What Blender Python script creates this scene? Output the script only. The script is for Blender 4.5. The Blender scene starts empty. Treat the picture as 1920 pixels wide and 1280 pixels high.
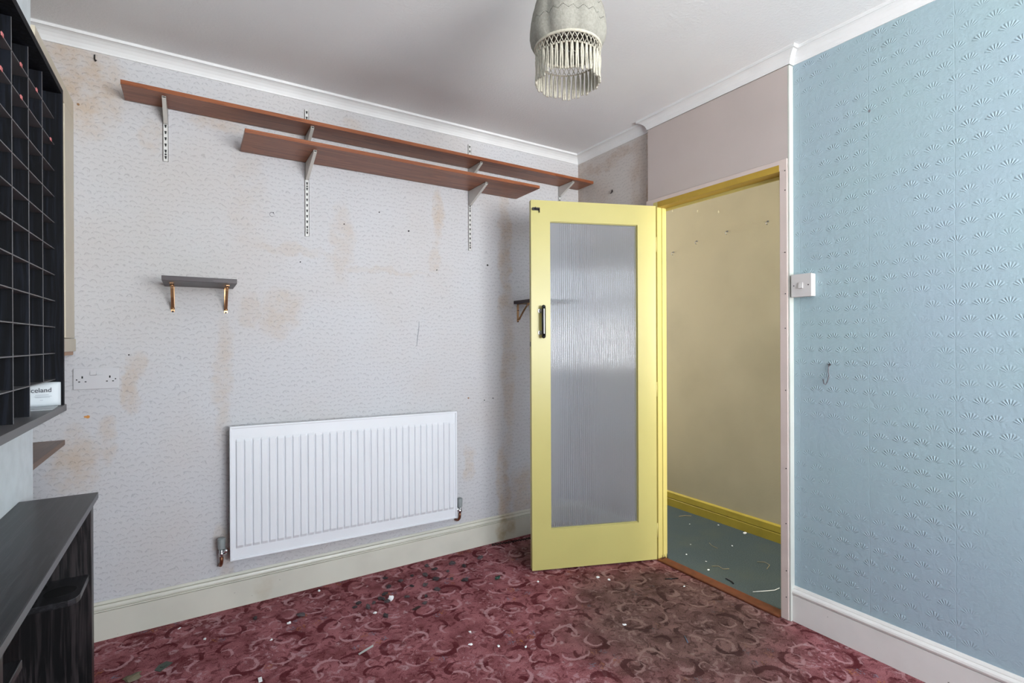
import bpy, bmesh, math, random
from mathutils import Vector, Matrix
random.seed(7)
SC = bpy.context.scene
COL = SC.collection
PI = math.pi

# ------------------------------------------------------------------ camera
CAMPOS = Vector((-2.21514, -2.66902, 1.22))
YAW, PITCH, ROLL = 0.561655, -0.0011994, -0.0042635
Fv = Vector((math.sin(YAW)*math.cos(PITCH), math.cos(YAW)*math.cos(PITCH), math.sin(PITCH)))
Rv = Vector((math.cos(YAW), -math.sin(YAW), 0.0))
Uv = Rv.cross(Fv)
R2 = Rv*math.cos(ROLL) + Uv*math.sin(ROLL)
U2 = -Rv*math.sin(ROLL) + Uv*math.cos(ROLL)
cam = bpy.data.objects.new('camera', bpy.data.cameras.new('camera'))
COL.objects.link(cam)
m = Matrix.Identity(4)
for i in range(3):
    m[i][0] = R2[i]; m[i][1] = U2[i]; m[i][2] = -Fv[i]; m[i][3] = CAMPOS[i]
cam.matrix_world = m
cam.data.sensor_width = 36.0
cam.data.lens = 949.77*36/1920
cam.data.clip_start = 0.02
SC.camera = cam

# ------------------------------------------------------------------ sky, daylight, exposure
W = bpy.data.worlds.new('world'); SC.world = W
W.use_nodes = True
bg = W.node_tree.nodes['Background']
bg.inputs[0].default_value = (0.75, 0.87, 1.0, 1)
bg.inputs[1].default_value = 1.0

def area(name, loc, rot, sx, sy, power, col):
    l = bpy.data.lights.new(name, 'AREA'); l.shape = 'RECTANGLE'
    l.size = sx; l.size_y = sy; l.energy = power; l.color = col
    o = bpy.data.objects.new(name, l); COL.objects.link(o)
    o.location = loc; o.rotation_euler = rot
    return o
# daylight through the window in the wall behind the camera
area('window_daylight', (-.98, -4.72, 1.55), (PI/2-.08, 0, 0), 1.9, 1.3, 84, (0.86, 0.93, 1.0))
# lamp added outside for ground bounce, brightening the ceiling through the window
area('added_ground_bounce', (-1.25, -6.9, 0.05), (PI/2+.80, 0, 0), 8.0, 4.6, 980, (1.0, 0.955, 0.87))
# daylight through the window at the end of the hall
area('hall_daylight', (0.42, 1.75, 1.6), (-PI/2, 0, 0), 0.6, 1.4, 26, (0.90, 0.94, 1.0))
area('hall_near_fill', (0.42, -3.45, 1.6), (PI/2, 0, 0), 0.6, 1.4, 36, (1.0, 0.93, 0.82))  # unseen warm fill lamp added beyond the near end of the hall

SC.view_settings.view_transform = 'Standard'
SC.view_settings.look = 'None'
SC.view_settings.gamma = 1.0
SC.view_settings.use_curve_mapping = False
SC.view_settings.exposure = 0.88
SC.cycles.max_bounces = 14
SC.cycles.diffuse_bounces = 8
SC.cycles.glossy_bounces = 6
SC.cycles.transmission_bounces = 10

# ------------------------------------------------------------------ helpers
def s2l(c):
    c = c/255.0
    return c/12.92 if c <= 0.04045 else ((c+0.055)/1.055)**2.4
def rgb(r, g, b): return (s2l(r), s2l(g), s2l(b), 1.0)

class NT:
    """small expression builder on a material's node tree"""
    def __init__(s, name, rough=0.6, spec=0.5, metal=0.0):
        s.mat = bpy.data.materials.new(name); s.mat.use_nodes = True
        s.t = s.mat.node_tree; s.N = s.t.nodes; s.L = s.t.links
        s.p = s.N['Principled BSDF']
        s.p.inputs['Roughness'].default_value = rough
        s.p.inputs['Specular IOR Level'].default_value = spec
        s.p.inputs['Metallic'].default_value = metal
        s._pos = None
    def put(s, inp, v):
        if isinstance(v, bpy.types.NodeSocket): s.L.new(v, inp)
        else: inp.default_value = v
    def m(s, op, a, b=None, c=None, clamp=False):
        n = s.N.new('ShaderNodeMath'); n.operation = op; n.use_clamp = clamp
        s.put(n.inputs[0], a)
        if b is not None: s.put(n.inputs[1], b)
        if c is not None: s.put(n.inputs[2], c)
        return n.outputs[0]
    def v(s, op, a, b=None, out=0):
        n = s.N.new('ShaderNodeVectorMath'); n.operation = op
        s.put(n.inputs[0], a)
        if b is not None:
            s.put(n.inputs[3 if op == 'SCALE' else 1], b)
        return n.outputs[out]
    def pos(s):
        if s._pos is None:
            g = s.N.new('ShaderNodeNewGeometry'); s._pos = g.outputs['Position']
        return s._pos
    def obj(s):
        return s.N.new('ShaderNodeTexCoord').outputs['Object']
    def xyz(s, v):
        n = s.N.new('ShaderNodeSeparateXYZ'); s.put(n.inputs[0], v)
        return n.outputs[0], n.outputs[1], n.outputs[2]
    def comb(s, x, y, z=0.0):
        n = s.N.new('ShaderNodeCombineXYZ')
        s.put(n.inputs[0], x); s.put(n.inputs[1], y); s.put(n.inputs[2], z)
        return n.outputs[0]
    def noise(s, vec, scale, detail=2.0, rough=0.5, col=False):
        n = s.N.new('ShaderNodeTexNoise'); s.put(n.inputs['Vector'], vec)
        n.inputs['Scale'].default_value = scale; n.inputs['Detail'].default_value = detail
        n.inputs['Roughness'].default_value = rough
        return n.outputs['Color'] if col else n.outputs['Fac']
    def mix(s, f, a, b):
        n = s.N.new('ShaderNodeMix'); n.data_type = 'RGBA'
        s.put(n.inputs['Factor'], f); s.put(n.inputs['A'], a); s.put(n.inputs['B'], b)
        return n.outputs['Result']
    def ss(s, x, lo, hi):
        n = s.N.new('ShaderNodeMapRange'); n.interpolation_type = 'SMOOTHSTEP'
        s.put(n.inputs[0], x)
        n.inputs[1].default_value = lo; n.inputs[2].default_value = hi
        n.inputs[3].default_value = 0.0; n.inputs[4].default_value = 1.0
        return n.outputs[0]
    def color(s, c): s.put(s.p.inputs['Base Color'], c)
    def bump(s, h, strength=0.3, dist=0.002):
        n = s.N.new('ShaderNodeBump'); n.inputs['Strength'].default_value = strength
        n.inputs['Distance'].default_value = dist
        s.put(n.inputs['Height'], h); s.L.new(n.outputs[0], s.p.inputs['Normal'])
    def scale(s, vec, x, y, z): return s.v('MULTIPLY', vec, (x, y, z))

# ------------------------------------------------------------------ materials
def paint(name, c, rough=0.45, var=0.06, bump=0.05, scale=9.0, spec=0.4):
    n = NT(name, rough, spec)
    f = n.noise(n.pos(), scale, 4)
    d = tuple(x*(1-var*2.2) for x in c[:3]) + (1,)
    n.color(n.mix(n.ss(f, 0.35, 0.75), c, d))
    n.bump(n.noise(n.pos(), 120, 3), bump, 0.001)
    return n.mat
def plain(name, c, rough=0.5, metal=0.0, spec=0.5):
    n = NT(name, rough, spec, metal); n.color(c); return n.mat

def stain_shade(n, ax, list_, amount=1.0, nscale=14):
    """sum of soft stain and painted shadow marks: (u, z, ru, rz, strength)"""
    x, y, z = n.xyz(n.pos()); u = x if ax == 'x' else y
    warp = n.noise(n.pos(), 6, 4, 0.6)
    u = n.m('ADD', u, n.m('MULTIPLY', n.m('SUBTRACT', warp, 0.5), 0.16))
    w2 = n.noise(n.v('ADD', n.pos(), (5.1, 2.2, 7.7)), 7, 4, 0.6)
    z = n.m('ADD', z, n.m('MULTIPLY', n.m('SUBTRACT', w2, 0.5), 0.2))
    tot = None
    for (cu, cz, ru, rz, st) in list_:
        du = n.m('DIVIDE', n.m('SUBTRACT', u, cu), ru)
        dz = n.m('DIVIDE', n.m('SUBTRACT', z, cz), rz)
        q = n.m('ADD', n.m('MULTIPLY', du, du), n.m('MULTIPLY', dz, dz))
        k = n.m('MULTIPLY', n.m('SUBTRACT', 1.0, n.ss(q, 0.15, 1.15)), st)
        tot = k if tot is None else n.m('MAXIMUM', tot, k)
    br = n.ss(n.noise(n.pos(), nscale, 5, 0.65), 0.28, 0.7)
    return n.m('MULTIPLY', n.m('MULTIPLY', tot, n.m('ADD', 0.25, br)), amount*0.66, clamp=True)

def fan_wallpaper(name, ax, stain_shade_list, base, dark, tan):
    n = NT(name, 0.72, 0.25)
    x, y, z = n.xyz(n.pos()); u = x if ax == 'x' else y
    wv = n.noise(n.pos(), 15, 2, 0.5, col=True)
    wx, wy, wz = n.xyz(wv)
    CW, CH = 0.034, 0.0215
    uu = n.m('ADD', u, n.m('MULTIPLY', n.m('SUBTRACT', wx, 0.5), 0.050))
    vv = n.m('ADD', z, n.m('MULTIPLY', n.m('SUBTRACT', wy, 0.5), 0.062))
    b = n.m('DIVIDE', vv, CH)
    row = n.m('FLOOR', b)
    a = n.m('ADD', n.m('DIVIDE', uu, CW), n.m('MULTIPLY', n.m('FLOORED_MODULO', row, 2.0), 0.5))
    fx = n.m('MULTIPLY', n.m('SUBTRACT', n.m('FRACT', a), 0.5), CW)
    fy = n.m('MULTIPLY', n.m('SUBTRACT', n.m('FRACT', b), 0.28), CH)
    r = n.m('SQRT', n.m('ADD', n.m('MULTIPLY', fx, fx), n.m('MULTIPLY', n.m('MULTIPLY', fy, fy), 1.7)))
    ang = n.m('ABSOLUTE', n.m('ARCTAN2', fx, fy))        # 0 = up
    ring = n.m('SUBTRACT', 1.0, n.ss(n.m('ABSOLUTE', n.m('SUBTRACT', r, 0.0118)), 0.0010, 0.0031))
    ring2 = n.m('SUBTRACT', 1.0, n.ss(n.m('ABSOLUTE', n.m('SUBTRACT', r, 0.0065)), 0.0006, 0.0020))
    up = n.m('SUBTRACT', 1.0, n.ss(ang, 1.1, 1.7))
    brk = n.ss(n.noise(n.pos(), 90, 2), 0.34, 0.58)
    dots = n.ss(n.noise(n.pos(), 210, 1), 0.56, 0.68)
    pat = n.m('MULTIPLY', n.m('MULTIPLY', n.m('ADD', ring, n.m('MULTIPLY', ring2, 0.5), clamp=True), up), brk)
    pat = n.m('ADD', pat, n.m('MULTIPLY', dots, 0.3), clamp=True)
    c = n.mix(n.m('MULTIPLY', pat, 0.55), base, dark)
    big = n.ss(n.noise(n.pos(), 1.6, 3), 0.35, 0.75)
    c = n.mix(n.m('MULTIPLY', big, 0.22), c, tan)
    st = stain_shade(n, ax, stain_shade_list)
    c = n.mix(st, c, n.mix(pat, tan, tuple(k*0.72 for k in tan[:3])+(1,)))
    n.color(c)
    n.bump(n.m('ADD', n.m('MULTIPLY', pat, -0.6), n.m('MULTIPLY', n.noise(n.pos(), 260, 2), 0.5)), 0.35, 0.0012)
    return n.mat

TAN = rgb(184, 162, 138)
WALL_STAINS_SHADOW = [(-2.60, 2.27, .16, .22, .95), (-2.43, 1.05, .045, .14, .75), (-2.62, .74, .09, .14, .8), (-2.52, .80, .05, .12, .55),
    (-2.10, 1.06, .05, .34, .5), (-1.57, 1.72, .07, .24, .45), (-1.035, 1.93, .05, .17, .75), (-1.04, 1.70, .04, .09, .5),
    (-1.86, 1.35, .11, .13, .55), (-1.99, 1.38, .05, .09, .4), (-2.12, 2.23, .13, .07, .6), (-1.77, 2.28, .08, .07, .5), (-1.5, 2.33, .06, .06, .4),
    (-.837, .49, .04, .12, .65), (-.60, .30, .06, .35, .9), (-.585, 1.75, .045, .55, .7), (-.56, 1.0, .05, .6, .55), (-.45, .25, .12, .2, .8),  # tall marks beside the door mix stain with the door's painted shadow
    (-1.8, 1.67, .25, .03, .35), (-1.35, 1.60, .3, .02, .35), (-2.36, 2.10, .05, .09, .4), (-2.1, .28, .05, .14, .6), (-2.0, 1.9, .1, .3, .25)]
M_WALLP = fan_wallpaper('fan_wallpaper', 'x', WALL_STAINS_SHADOW, rgb(194, 194, 197), rgb(150, 150, 156), TAN)
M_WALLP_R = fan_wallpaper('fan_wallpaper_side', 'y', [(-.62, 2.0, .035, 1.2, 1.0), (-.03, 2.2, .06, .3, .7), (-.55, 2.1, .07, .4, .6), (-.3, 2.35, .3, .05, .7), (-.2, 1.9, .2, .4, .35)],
                          rgb(196, 190, 186), rgb(156, 152, 152), rgb(170, 146, 126))

def emboss_mat(name, c, c2, stren=0.7, CW=0.066, CH=0.055):
    n = NT(name, 0.42, 0.35)
    x, y, z = n.xyz(n.pos())
    b = n.m('DIVIDE', z, CH); row = n.m('FLOOR', b)
    a = n.m('ADD', n.m('DIVIDE', y, CW), n.m('MULTIPLY', n.m('FLOORED_MODULO', row, 2.0), 0.5))
    fx = n.m('MULTIPLY', n.m('SUBTRACT', n.m('FRACT', a), 0.5), CW)
    fy = n.m('MULTIPLY', n.m('SUBTRACT', n.m('FRACT', b), 0.15), CH)
    r = n.m('SQRT', n.m('ADD', n.m('MULTIPLY', fx, fx), n.m('MULTIPLY', fy, fy)))
    ang = n.m('ARCTAN2', fx, fy)
    rays = n.m('ADD', n.m('MULTIPLY', n.m('COSINE', n.m('MULTIPLY', ang, 17.0)), 0.5), 0.5)
    fan = n.m('MULTIPLY', n.m('MULTIPLY', n.ss(r, 0.009, 0.014), n.m('SUBTRACT', 1.0, n.ss(r, 0.024, 0.031))),
              n.m('SUBTRACT', 1.0, n.ss(n.m('ABSOLUTE', ang), 1.0, 1.35)))
    vis = n.ss(n.noise(n.pos(), 4, 3), 0.3, 0.65)
    h = n.m('MULTIPLY', n.m('MULTIPLY', rays, fan), vis)
    h = n.m('ADD', h, n.m('MULTIPLY', n.noise(n.pos(), 70, 4, 0.6), 0.9))
    n.color(n.mix(n.ss(n.noise(n.pos(), 1.7, 4), 0.3, 0.75), c, c2))
    # faint vertical joins between the wallpaper drops
    fr = n.m('ABSOLUTE', n.m('SUBTRACT', n.m('FRACT', n.m('DIVIDE', n.m('ADD', y, 1.745), 0.2625)), 0.5))
    seam = n.ss(fr, 0.4945, 0.4995)
    h = n.m('SUBTRACT', h, n.m('MULTIPLY', seam, 0.22))
    n.bump(h, stren, 0.0022)
    return n.mat
M_BLUE = emboss_mat('blue_embossed_paint', rgb(153, 175, 180), rgb(155, 173, 184))
M_HALL = paint('hall_cream_paint', rgb(194, 184, 156), 0.4, 0.07, 0.35, 2.0)
M_PALE = paint('pale_wall_paper', rgb(212, 220, 224), 0.7, 0.04, 0.5, 22)
M_PINK = paint('pinkish_panel_paint', rgb(188, 176, 171), 0.55, 0.03, 0.15, 3)
def ceil_mat():
    n = NT('ceiling_textured_paint', 0.75, 0.2)
    n.color(n.mix(n.ss(n.noise(n.pos(), 2.0, 3), 0.3, 0.8), rgb(228, 228, 228), rgb(222, 222, 223)))
    n.bump(n.noise(n.pos(), 90, 4, 0.65), 0.55, 0.003)
    return n.mat
M_CEIL = ceil_mat()
M_COVE = paint('coving_white', rgb(222, 222, 222), 0.5, 0.02, 0.05)
def skirt_mat(name, c):
    n = NT(name, 0.35, 0.4)
    base = n.mix(n.ss(n.noise(n.pos(), 5, 4), 0.35, 0.75), c, tuple(k*0.9 for k in c[:3])+(1,))
    x, y, z = n.xyz(n.pos())
    chips = n.ss(n.noise(n.scale(n.pos(), 1, 1, 1.6), 42, 3, 0.55), 0.745, 0.765)
    st = stain_shade(n, 'x', [(-.60, .07, .08, .1, .8), (-1.93, .07, .05, .08, .25)])
    base = n.mix(st, base, rgb(150, 122, 70))
    n.color(n.mix(chips, base, rgb(70, 58, 52)))
    n.bump(n.m('ADD', n.m('MULTIPLY', chips, -1.0), n.m('MULTIPLY', n.noise(n.pos(), 60, 2), 0.2)), 0.25, 0.001)
    return n.mat
M_SKIRT = skirt_mat('skirting_cream_gloss', rgb(206, 203, 190))
M_SKIRT_R = skirt_mat('skirting_offwhite_gloss', rgb(220, 216, 212))
M_ARCH = paint('architrave_cream', rgb(206, 190, 183), 0.35, 0.03, 0.06)
M_ARCH_W = paint('architrave_edge_white', rgb(196, 198, 190), 0.4, 0.03, 0.06)
M_YEL = paint('yellow_gloss', rgb(186, 176, 110), 0.32, 0.02, 0.05, 5, 0.35)
M_YEL2 = paint('yellow_gloss_lining', rgb(198, 184, 112), 0.3, 0.03, 0.05, 5, 0.5)
M_YSK = paint('yellow_skirting', rgb(176, 156, 62), 0.35, 0.06, 0.1, 8)
M_THRESH = paint('brown_threshold', rgb(112, 60, 34), 0.45, 0.15, 0.2, 30)
M_CREAM = paint('cream_frame_paint', rgb(198, 188, 168), 0.4, 0.03, 0.05)
M_GREENISH = plain('pale_green_edge', rgb(166, 170, 146), 0.4)

def wood(name, c1, c2, ax, rough=0.38, spec=0.4, ring=26):
    n = NT(name, rough, spec)
    sc = [9.0, 9.0, 9.0]; sc[ax] = 0.7
    p = n.scale(n.pos(), *sc)
    f = n.noise(p, 1.6, 5, 0.6)
    g = n.m('FRACT', n.m('MULTIPLY', f, ring*0.22))
    sc2 = [160.0]*3; sc2[ax] = 4.0
    fine = n.noise(n.scale(n.pos(), *sc2), 1.0, 3, 0.6)
    k = n.m('ADD', n.m('MULTIPLY', g, 0.55), n.m('MULTIPLY', fine, 0.6), clamp=True)
    n.color(n.mix(k, c1, c2))
    n.bump(fine, 0.1, 0.0006)
    return n.mat
M_TEAK = wood('teak_veneer', rgb(92, 48, 32), rgb(158, 100, 70), 0)
M_TEAKEDGE = wood('teak_edge', rgb(104, 52, 30), rgb(150, 88, 54), 0)
M_BROWNSH = wood('brown_shelf_wood', rgb(86, 62, 50), rgb(118, 88, 72), 1)
M_DARKSH = wood('dark_shelf_wood', rgb(38, 29, 32), rgb(72, 60, 63), 0, 0.4)

def black_ash(name, ax, c1=(11, 11, 13), c2=(50, 44, 45), rough=0.36, sp=0.5):
    n = NT(name, rough, sp)
    sc = [170.0, 170.0, 170.0]; sc[ax] = 5.0
    w = n.noise(n.scale(n.pos(), *[7 if i != ax else 1.2 for i in range(3)]), 1.0, 3)
    p = n.v('ADD', n.scale(n.pos(), *sc), n.comb(n.m('MULTIPLY', w, 10.0), n.m('MULTIPLY', w, 10.0), n.m('MULTIPLY', w, 10.0)))
    f = n.ss(n.noise(p, 0.6, 3, 0.6), 0.42, 0.66)
    n.color(n.mix(f, rgb(*c1), rgb(*c2)))
    n.bump(f, 0.25, 0.0005)
    return n.mat
M_ASH_Z = black_ash('black_ash_upright', 2)
M_ASH_Y = black_ash('black_ash_top', 1, (26, 26, 28), (46, 45, 48), 0.34, 0.4)
M_RACK = black_ash('rack_black_ash', 2, (8, 9, 13), (20, 23, 31), 0.65, 0.15)
M_RACKEDGE = plain('rack_edge_grey', rgb(92, 91, 93), 0.45)
M_EDGE = plain('dark_edge_strip', rgb(72, 72, 76), 0.35)
M_HOLE = plain('black_hollow', rgb(6, 6, 7), 0.6)
M_REDDOT = plain('faded_red_sticker', rgb(196, 112, 112), 0.6)

M_RAD = paint('radiator_white_enamel', rgb(222, 224, 228), 0.3, 0.01, 0.02)
M_CHROME = plain('chrome', (0.75, 0.76, 0.78, 1), 0.15, 1.0)
M_STEEL = plain('dull_steel', (0.32, 0.32, 0.34, 1), 0.35, 1.0)
M_BRASS = plain('brass', (0.56, 0.33, 0.17, 1), 0.30, 1.0)
M_COPPER = plain('old_copper', (0.22, 0.09, 0.05, 1), 0.4, 0.8)
M_GREYCAP = paint('grey_plastic_cap', rgb(140, 146, 146), 0.5, 0.06)
M_WHITEPL = plain('white_plastic', rgb(198, 194, 192), 0.35)
M_SOCK = plain('socket_plastic', rgb(196, 195, 198), 0.35)
M_BRACKET = plain('pale_grey_enamel', rgb(196, 192, 186), 0.4)
M_UPRIGHT = plain('white_enamel_upright', rgb(208, 207, 204), 0.45)
M_BLACK = plain('black_plastic', rgb(16, 17, 20), 0.25)
M_DARK = plain('dark_metal', rgb(38, 34, 36), 0.4, 0.6)
M_PAPER = plain('white_packet', rgb(196, 202, 206), 0.5)
M_INK = plain('dark_ink', rgb(52, 52, 66), 0.6)
M_INK2 = plain('pale_ink', rgb(150, 156, 164), 0.6)
M_WHITE = plain('white_bit', rgb(236, 236, 236), 0.5)

def lace_mat(name, c, rough=0.85, holes=False):
    n = NT(name, rough, 0.2)
    f = n.noise(n.obj(), 160, 3, 0.6)
    col = n.mix(n.ss(f, 0.3, 0.7), c, tuple(k*0.8 for k in c[:3])+(1,))
    n.color(col)
    n.bump(f, 0.6, 0.002)
    if holes:
        o = n.obj(); x, y, z = n.xyz(o)
        th = n.m('ARCTAN2', y, x)
        a = n.m('MULTIPLY', th, 24/ (2*PI))
        tri = n.m('ABSOLUTE', n.m('SUBTRACT', n.m('FRACT', a), 0.5))
        tot = None
        for zc in (0.195, 0.245, 0.30):
            zz = n.m('ADD', zc, n.m('MULTIPLY', tri, 0.024))
            band = n.m('SUBTRACT', 1.0, n.ss(n.m('ABSOLUTE', n.m('SUBTRACT', z, zz)), 0.0009, 0.0019))
            tot = band if tot is None else n.m('MAXIMUM', tot, band)
        dash = n.ss(n.m('SINE', n.m('MULTIPLY', th, 24*8.0)), 0.0, 0.4)
        hole = n.m('MULTIPLY', tot, dash)
        n.put(n.p.inputs['Alpha'], n.m('SUBTRACT', 1.0, hole))
    return n.mat
M_LACE = lace_mat('cream_lace', rgb(152, 149, 139), holes=True)
M_THREAD = lace_mat('cream_thread', rgb(192, 186, 170))
M_WIRE = plain('beige_wire', rgb(190, 176, 156), 0.6)

def glass_mat():
    n = NT('reeded_glass', 0.09, 0.16)
    n.color(rgb(222, 224, 229)); n.p.inputs['Transmission Weight'].default_value = 0.86
    n.p.inputs['IOR'].default_value = 1.36
    return n.mat
M_GLASS = glass_mat()

# --- carpets
def carpet_mat():
    n = NT('scroll_carpet', 0.95, 0.1)
    P0 = n.pos()
    warp = n.v('SUBTRACT', n.noise(P0, 6, 3, 0.55, col=True), (0.5, 0.5, 0.5))
    fine = n.v('SUBTRACT', n.noise(P0, 150, 2, 0.6, col=True), (0.5, 0.5, 0.5))
    P = n.v('ADD', P0, n.v('SCALE', warp, 0.085))
    P = n.v('ADD', P, n.v('SCALE', fine, 0.012))
    x, y, z = n.xyz(P)
    A, B = 0.36, 0.30
    b = n.m('DIVIDE', y, B); row = n.m('FLOOR', b)
    a = n.m('ADD', n.m('DIVIDE', x, A), n.m('MULTIPLY', n.m('FLOORED_MODULO', row, 2.0), 0.5))
    col_i = n.m('FLOOR', a)
    fx = n.m('MULTIPLY', n.m('SUBTRACT', n.m('FRACT', a), 0.5), A)
    fy = n.m('MULTIPLY', n.m('SUBTRACT', n.m('FRACT', b), 0.5), B)
    par = n.m('SUBTRACT', n.m('MULTIPLY', n.m('FLOORED_MODULO', n.m('ADD', col_i, row), 2.0), 2.0), 1.0)
    fx = n.m('MULTIPLY', fx, par)
    q = n.comb(fx, fy, 0.0)
    def arc(cx, cy, r, k, mid, half, w):
        d = n.v('SUBTRACT', q, (cx, cy, 0))
        ln = n.v('LENGTH', d, out=1)
        rt = n.N.new('ShaderNodeVectorRotate'); rt.rotation_type = 'Z_AXIS'
        n.put(rt.inputs['Vector'], d); rt.inputs['Angle'].default_value = -math.radians(mid)
        dx, dy, _ = n.xyz(rt.outputs[0])
        an = n.m('DIVIDE', n.m('ARCTAN2', dy, dx), math.radians(half))
        dist = n.m('ABSOLUTE', n.m('SUBTRACT', ln, n.m('ADD', r, n.m('MULTIPLY', an, k))))
        ww = n.m('MULTIPLY', n.m('SUBTRACT', 1.0, n.m('POWER', n.m('ABSOLUTE', an), 2.4)), w)
        return n.ss(n.m('SUBTRACT', ww, dist), -0.0016, 0.0022)
    def union(lst):
        t = None
        for s_ in lst: t = s_ if t is None else n.m('MAXIMUM', t, s_)
        return t
    def blob(cx, cy, r):
        return n.m('SUBTRACT', 1.0, n.ss(n.v('LENGTH', n.v('SUBTRACT', q, (cx, cy, 0)), out=1), r*0.5, r))
    darkf = union([arc(-.09, .04, .055, .012, 140, 95, .013), arc(.07, -.06, .05, -.012, -60, 100, .013),
                   arc(.12, .085, .034, .010, 30, 95, .010), arc(-.03, -.10, .034, .008, 200, 90, .009),
                   arc(-.14, -.07, .028, .008, 80, 100, .009), arc(.02, .075, .030, .010, 300, 80, .010), arc(-.08, .055, .020, .006, 320, 90, .010)])
    light = union([arc(.0, .035, .052, .016, 60, 105, .0085), arc(.075, -.065, .036, -.014, 190, 115, .0075),
                   arc(-.10, .045, .032, .014, -70, 100, .0075), arc(-.06, -.07, .045, .014, 250, 95, .0070),
                   arc(.14, .05, .030, .010, 160, 85, .0065), arc(-.155, -.02, .022, .006, 20, 100, .0050),
                   arc(.13, -.12, .026, .007, 90, 90, .0055), arc(.035, .030, .018, .006, 210, 100, .0060), arc(-.02, .115, .024, .006, 280, 90, .0050)])
    leaf = n.m('MULTIPLY', union([blob(.035, .075, .018), blob(-.12, -.11, .020), blob(.15, -.03, .017), blob(-.05, .0, .014)]),
               n.ss(n.noise(P0, 55, 2), 0.42, 0.58))
    petals = n.m('MULTIPLY', union([blob(.005, -.115, .024), blob(-.15, .105, .022)]), n.ss(n.noise(P0, 95, 1), 0.5, 0.6))
    petal2 = n.m('MULTIPLY', union([blob(.035, -.13, .020), blob(-.12, .125, .020)]), n.ss(n.noise(P0, 110, 1), 0.5, 0.6))
    pile = n.noise(P0, 320, 3, 0.7)
    soft = n.ss(n.noise(P0, 9, 4, 0.65), 0.30, 0.72)
    soft = n.m('MULTIPLY', n.m('ADD', n.m('MULTIPLY', soft, 0.75), n.m('MULTIPLY', n.ss(pile, 0.3, 0.7), 0.45)), 1.0, clamp=True)
    c = n.mix(soft, rgb(98, 42, 45), rgb(178, 114, 119))
    fol = n.N.new('ShaderNodeTexNoise'); n.put(fol.inputs['Vector'], P0); fol.inputs['Scale'].default_value = 26
    fol.inputs['Detail'].default_value = 3; fol.inputs['Distortion'].default_value = 1.8
    fo = fol.outputs['Fac']
    patch = n.ss(n.noise(P0, 5, 2), 0.42, 0.62)
    c = n.mix(n.m('MULTIPLY', n.ss(fo, 0.57, 0.61), 0.6), c, rgb(92, 34, 40))
    c = n.mix(n.m('MULTIPLY', n.m('MULTIPLY', n.m('SUBTRACT', 1.0, n.ss(fo, 0.385, 0.42)), patch), 0.6), c, rgb(200, 158, 164))
    wear = n.ss(n.noise(P0, 12, 3, 0.6), 0.30, 0.50)
    darkf = n.m('MULTIPLY', darkf, n.m('ADD', 0.25, n.m('MULTIPLY', wear, 0.75)))
    light = n.m('MULTIPLY', light, wear)
    c = n.mix(n.m('MULTIPLY', darkf, 0.85), c, rgb(88, 28, 34))
    c = n.mix(n.m('MULTIPLY', light, 0.85), c, rgb(196, 148, 152))
    c = n.mix(n.m('MULTIPLY', leaf, 0.75), c, rgb(196, 160, 164))
    c = n.mix(n.m('MULTIPLY', petals, 0.7), c, rgb(176, 110, 70))
    c = n.mix(n.m('MULTIPLY', petal2, 0.7), c, rgb(126, 130, 146))
    c = n.mix(n.m('MULTIPLY', n.m('SUBTRACT', 1.0, n.ss(pile, 0.32, 0.52)), 0.42), c, rgb(60, 26, 28))
    # worn brown dirt in front of the doorway and behind the door
    px, py, pz = n.xyz(P0)
    wn = n.m('MULTIPLY', n.m('SUBTRACT', n.noise(P0, 3.5, 4, 0.6), 0.5), 0.7)
    def ell(cx, cy, rx, ry):
        e1 = n.m('DIVIDE', n.m('SUBTRACT', px, cx), rx); e2 = n.m('DIVIDE', n.m('SUBTRACT', py, cy), ry)
        return n.m('ADD', n.m('SQRT', n.m('ADD', n.m('MULTIPLY', e1, e1), n.m('MULTIPLY', e2, e2))), wn)
    d1 = n.m('SUBTRACT', 1.0, n.ss(ell(-.42, -1.15, .52, .52), 0.55, 1.25))
    d2 = n.m('SUBTRACT', 1.0, n.ss(ell(-.70, -1.65, .36, .5), 0.4, 1.2))
    d3 = n.m('SUBTRACT', 1.0, n.ss(ell(-.45, -.25, .34, .22), 0.4, 1.1))
    dirt = n.m('MAXIMUM', n.m('MAXIMUM', d1, n.m('MULTIPLY', d2, 0.8)), n.m('MULTIPLY', d3, 0.8))
    hsv = n.N.new('ShaderNodeHueSaturation'); hsv.inputs['Saturation'].default_value = 0.42
    hsv.inputs['Value'].default_value = 0.60
    n.put(hsv.inputs['Color'], c)
    brown = n.N.new('ShaderNodeMix'); brown.data_type = 'RGBA'; brown.blend_type = 'MULTIPLY'
    brown.inputs['Factor'].default_value = 0.8
    n.put(brown.inputs['A'], hsv.outputs[0]); brown.inputs['B'].default_value = rgb(244, 214, 192)
    c = n.mix(n.m('MULTIPLY', dirt, 0.92), c, brown.outputs['Result'])
    n.color(c)
    n.bump(n.m('ADD', n.noise(P0, 420, 3, 0.7), n.m('MULTIPLY', n.m('ADD', light, darkf), -0.4)), 0.9, 0.004)
    return n.mat
M_CARPET = carpet_mat()
def hall_carpet():
    n = NT('grey_green_carpet', 0.95, 0.1)
    f = n.noise(n.pos(), 260, 3, 0.7); g = n.noise(n.pos(), 4, 4)
    c = n.mix(n.ss(f, 0.3, 0.7), rgb(54, 64, 66), rgb(86, 96, 96))
    c = n.mix(n.m('MULTIPLY', n.ss(g, 0.45, 0.75), 0.45), c, rgb(84, 90, 80))
    n.color(c); n.bump(f, 0.8, 0.003)
    return n.mat
M_HCARP = hall_carpet()

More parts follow.
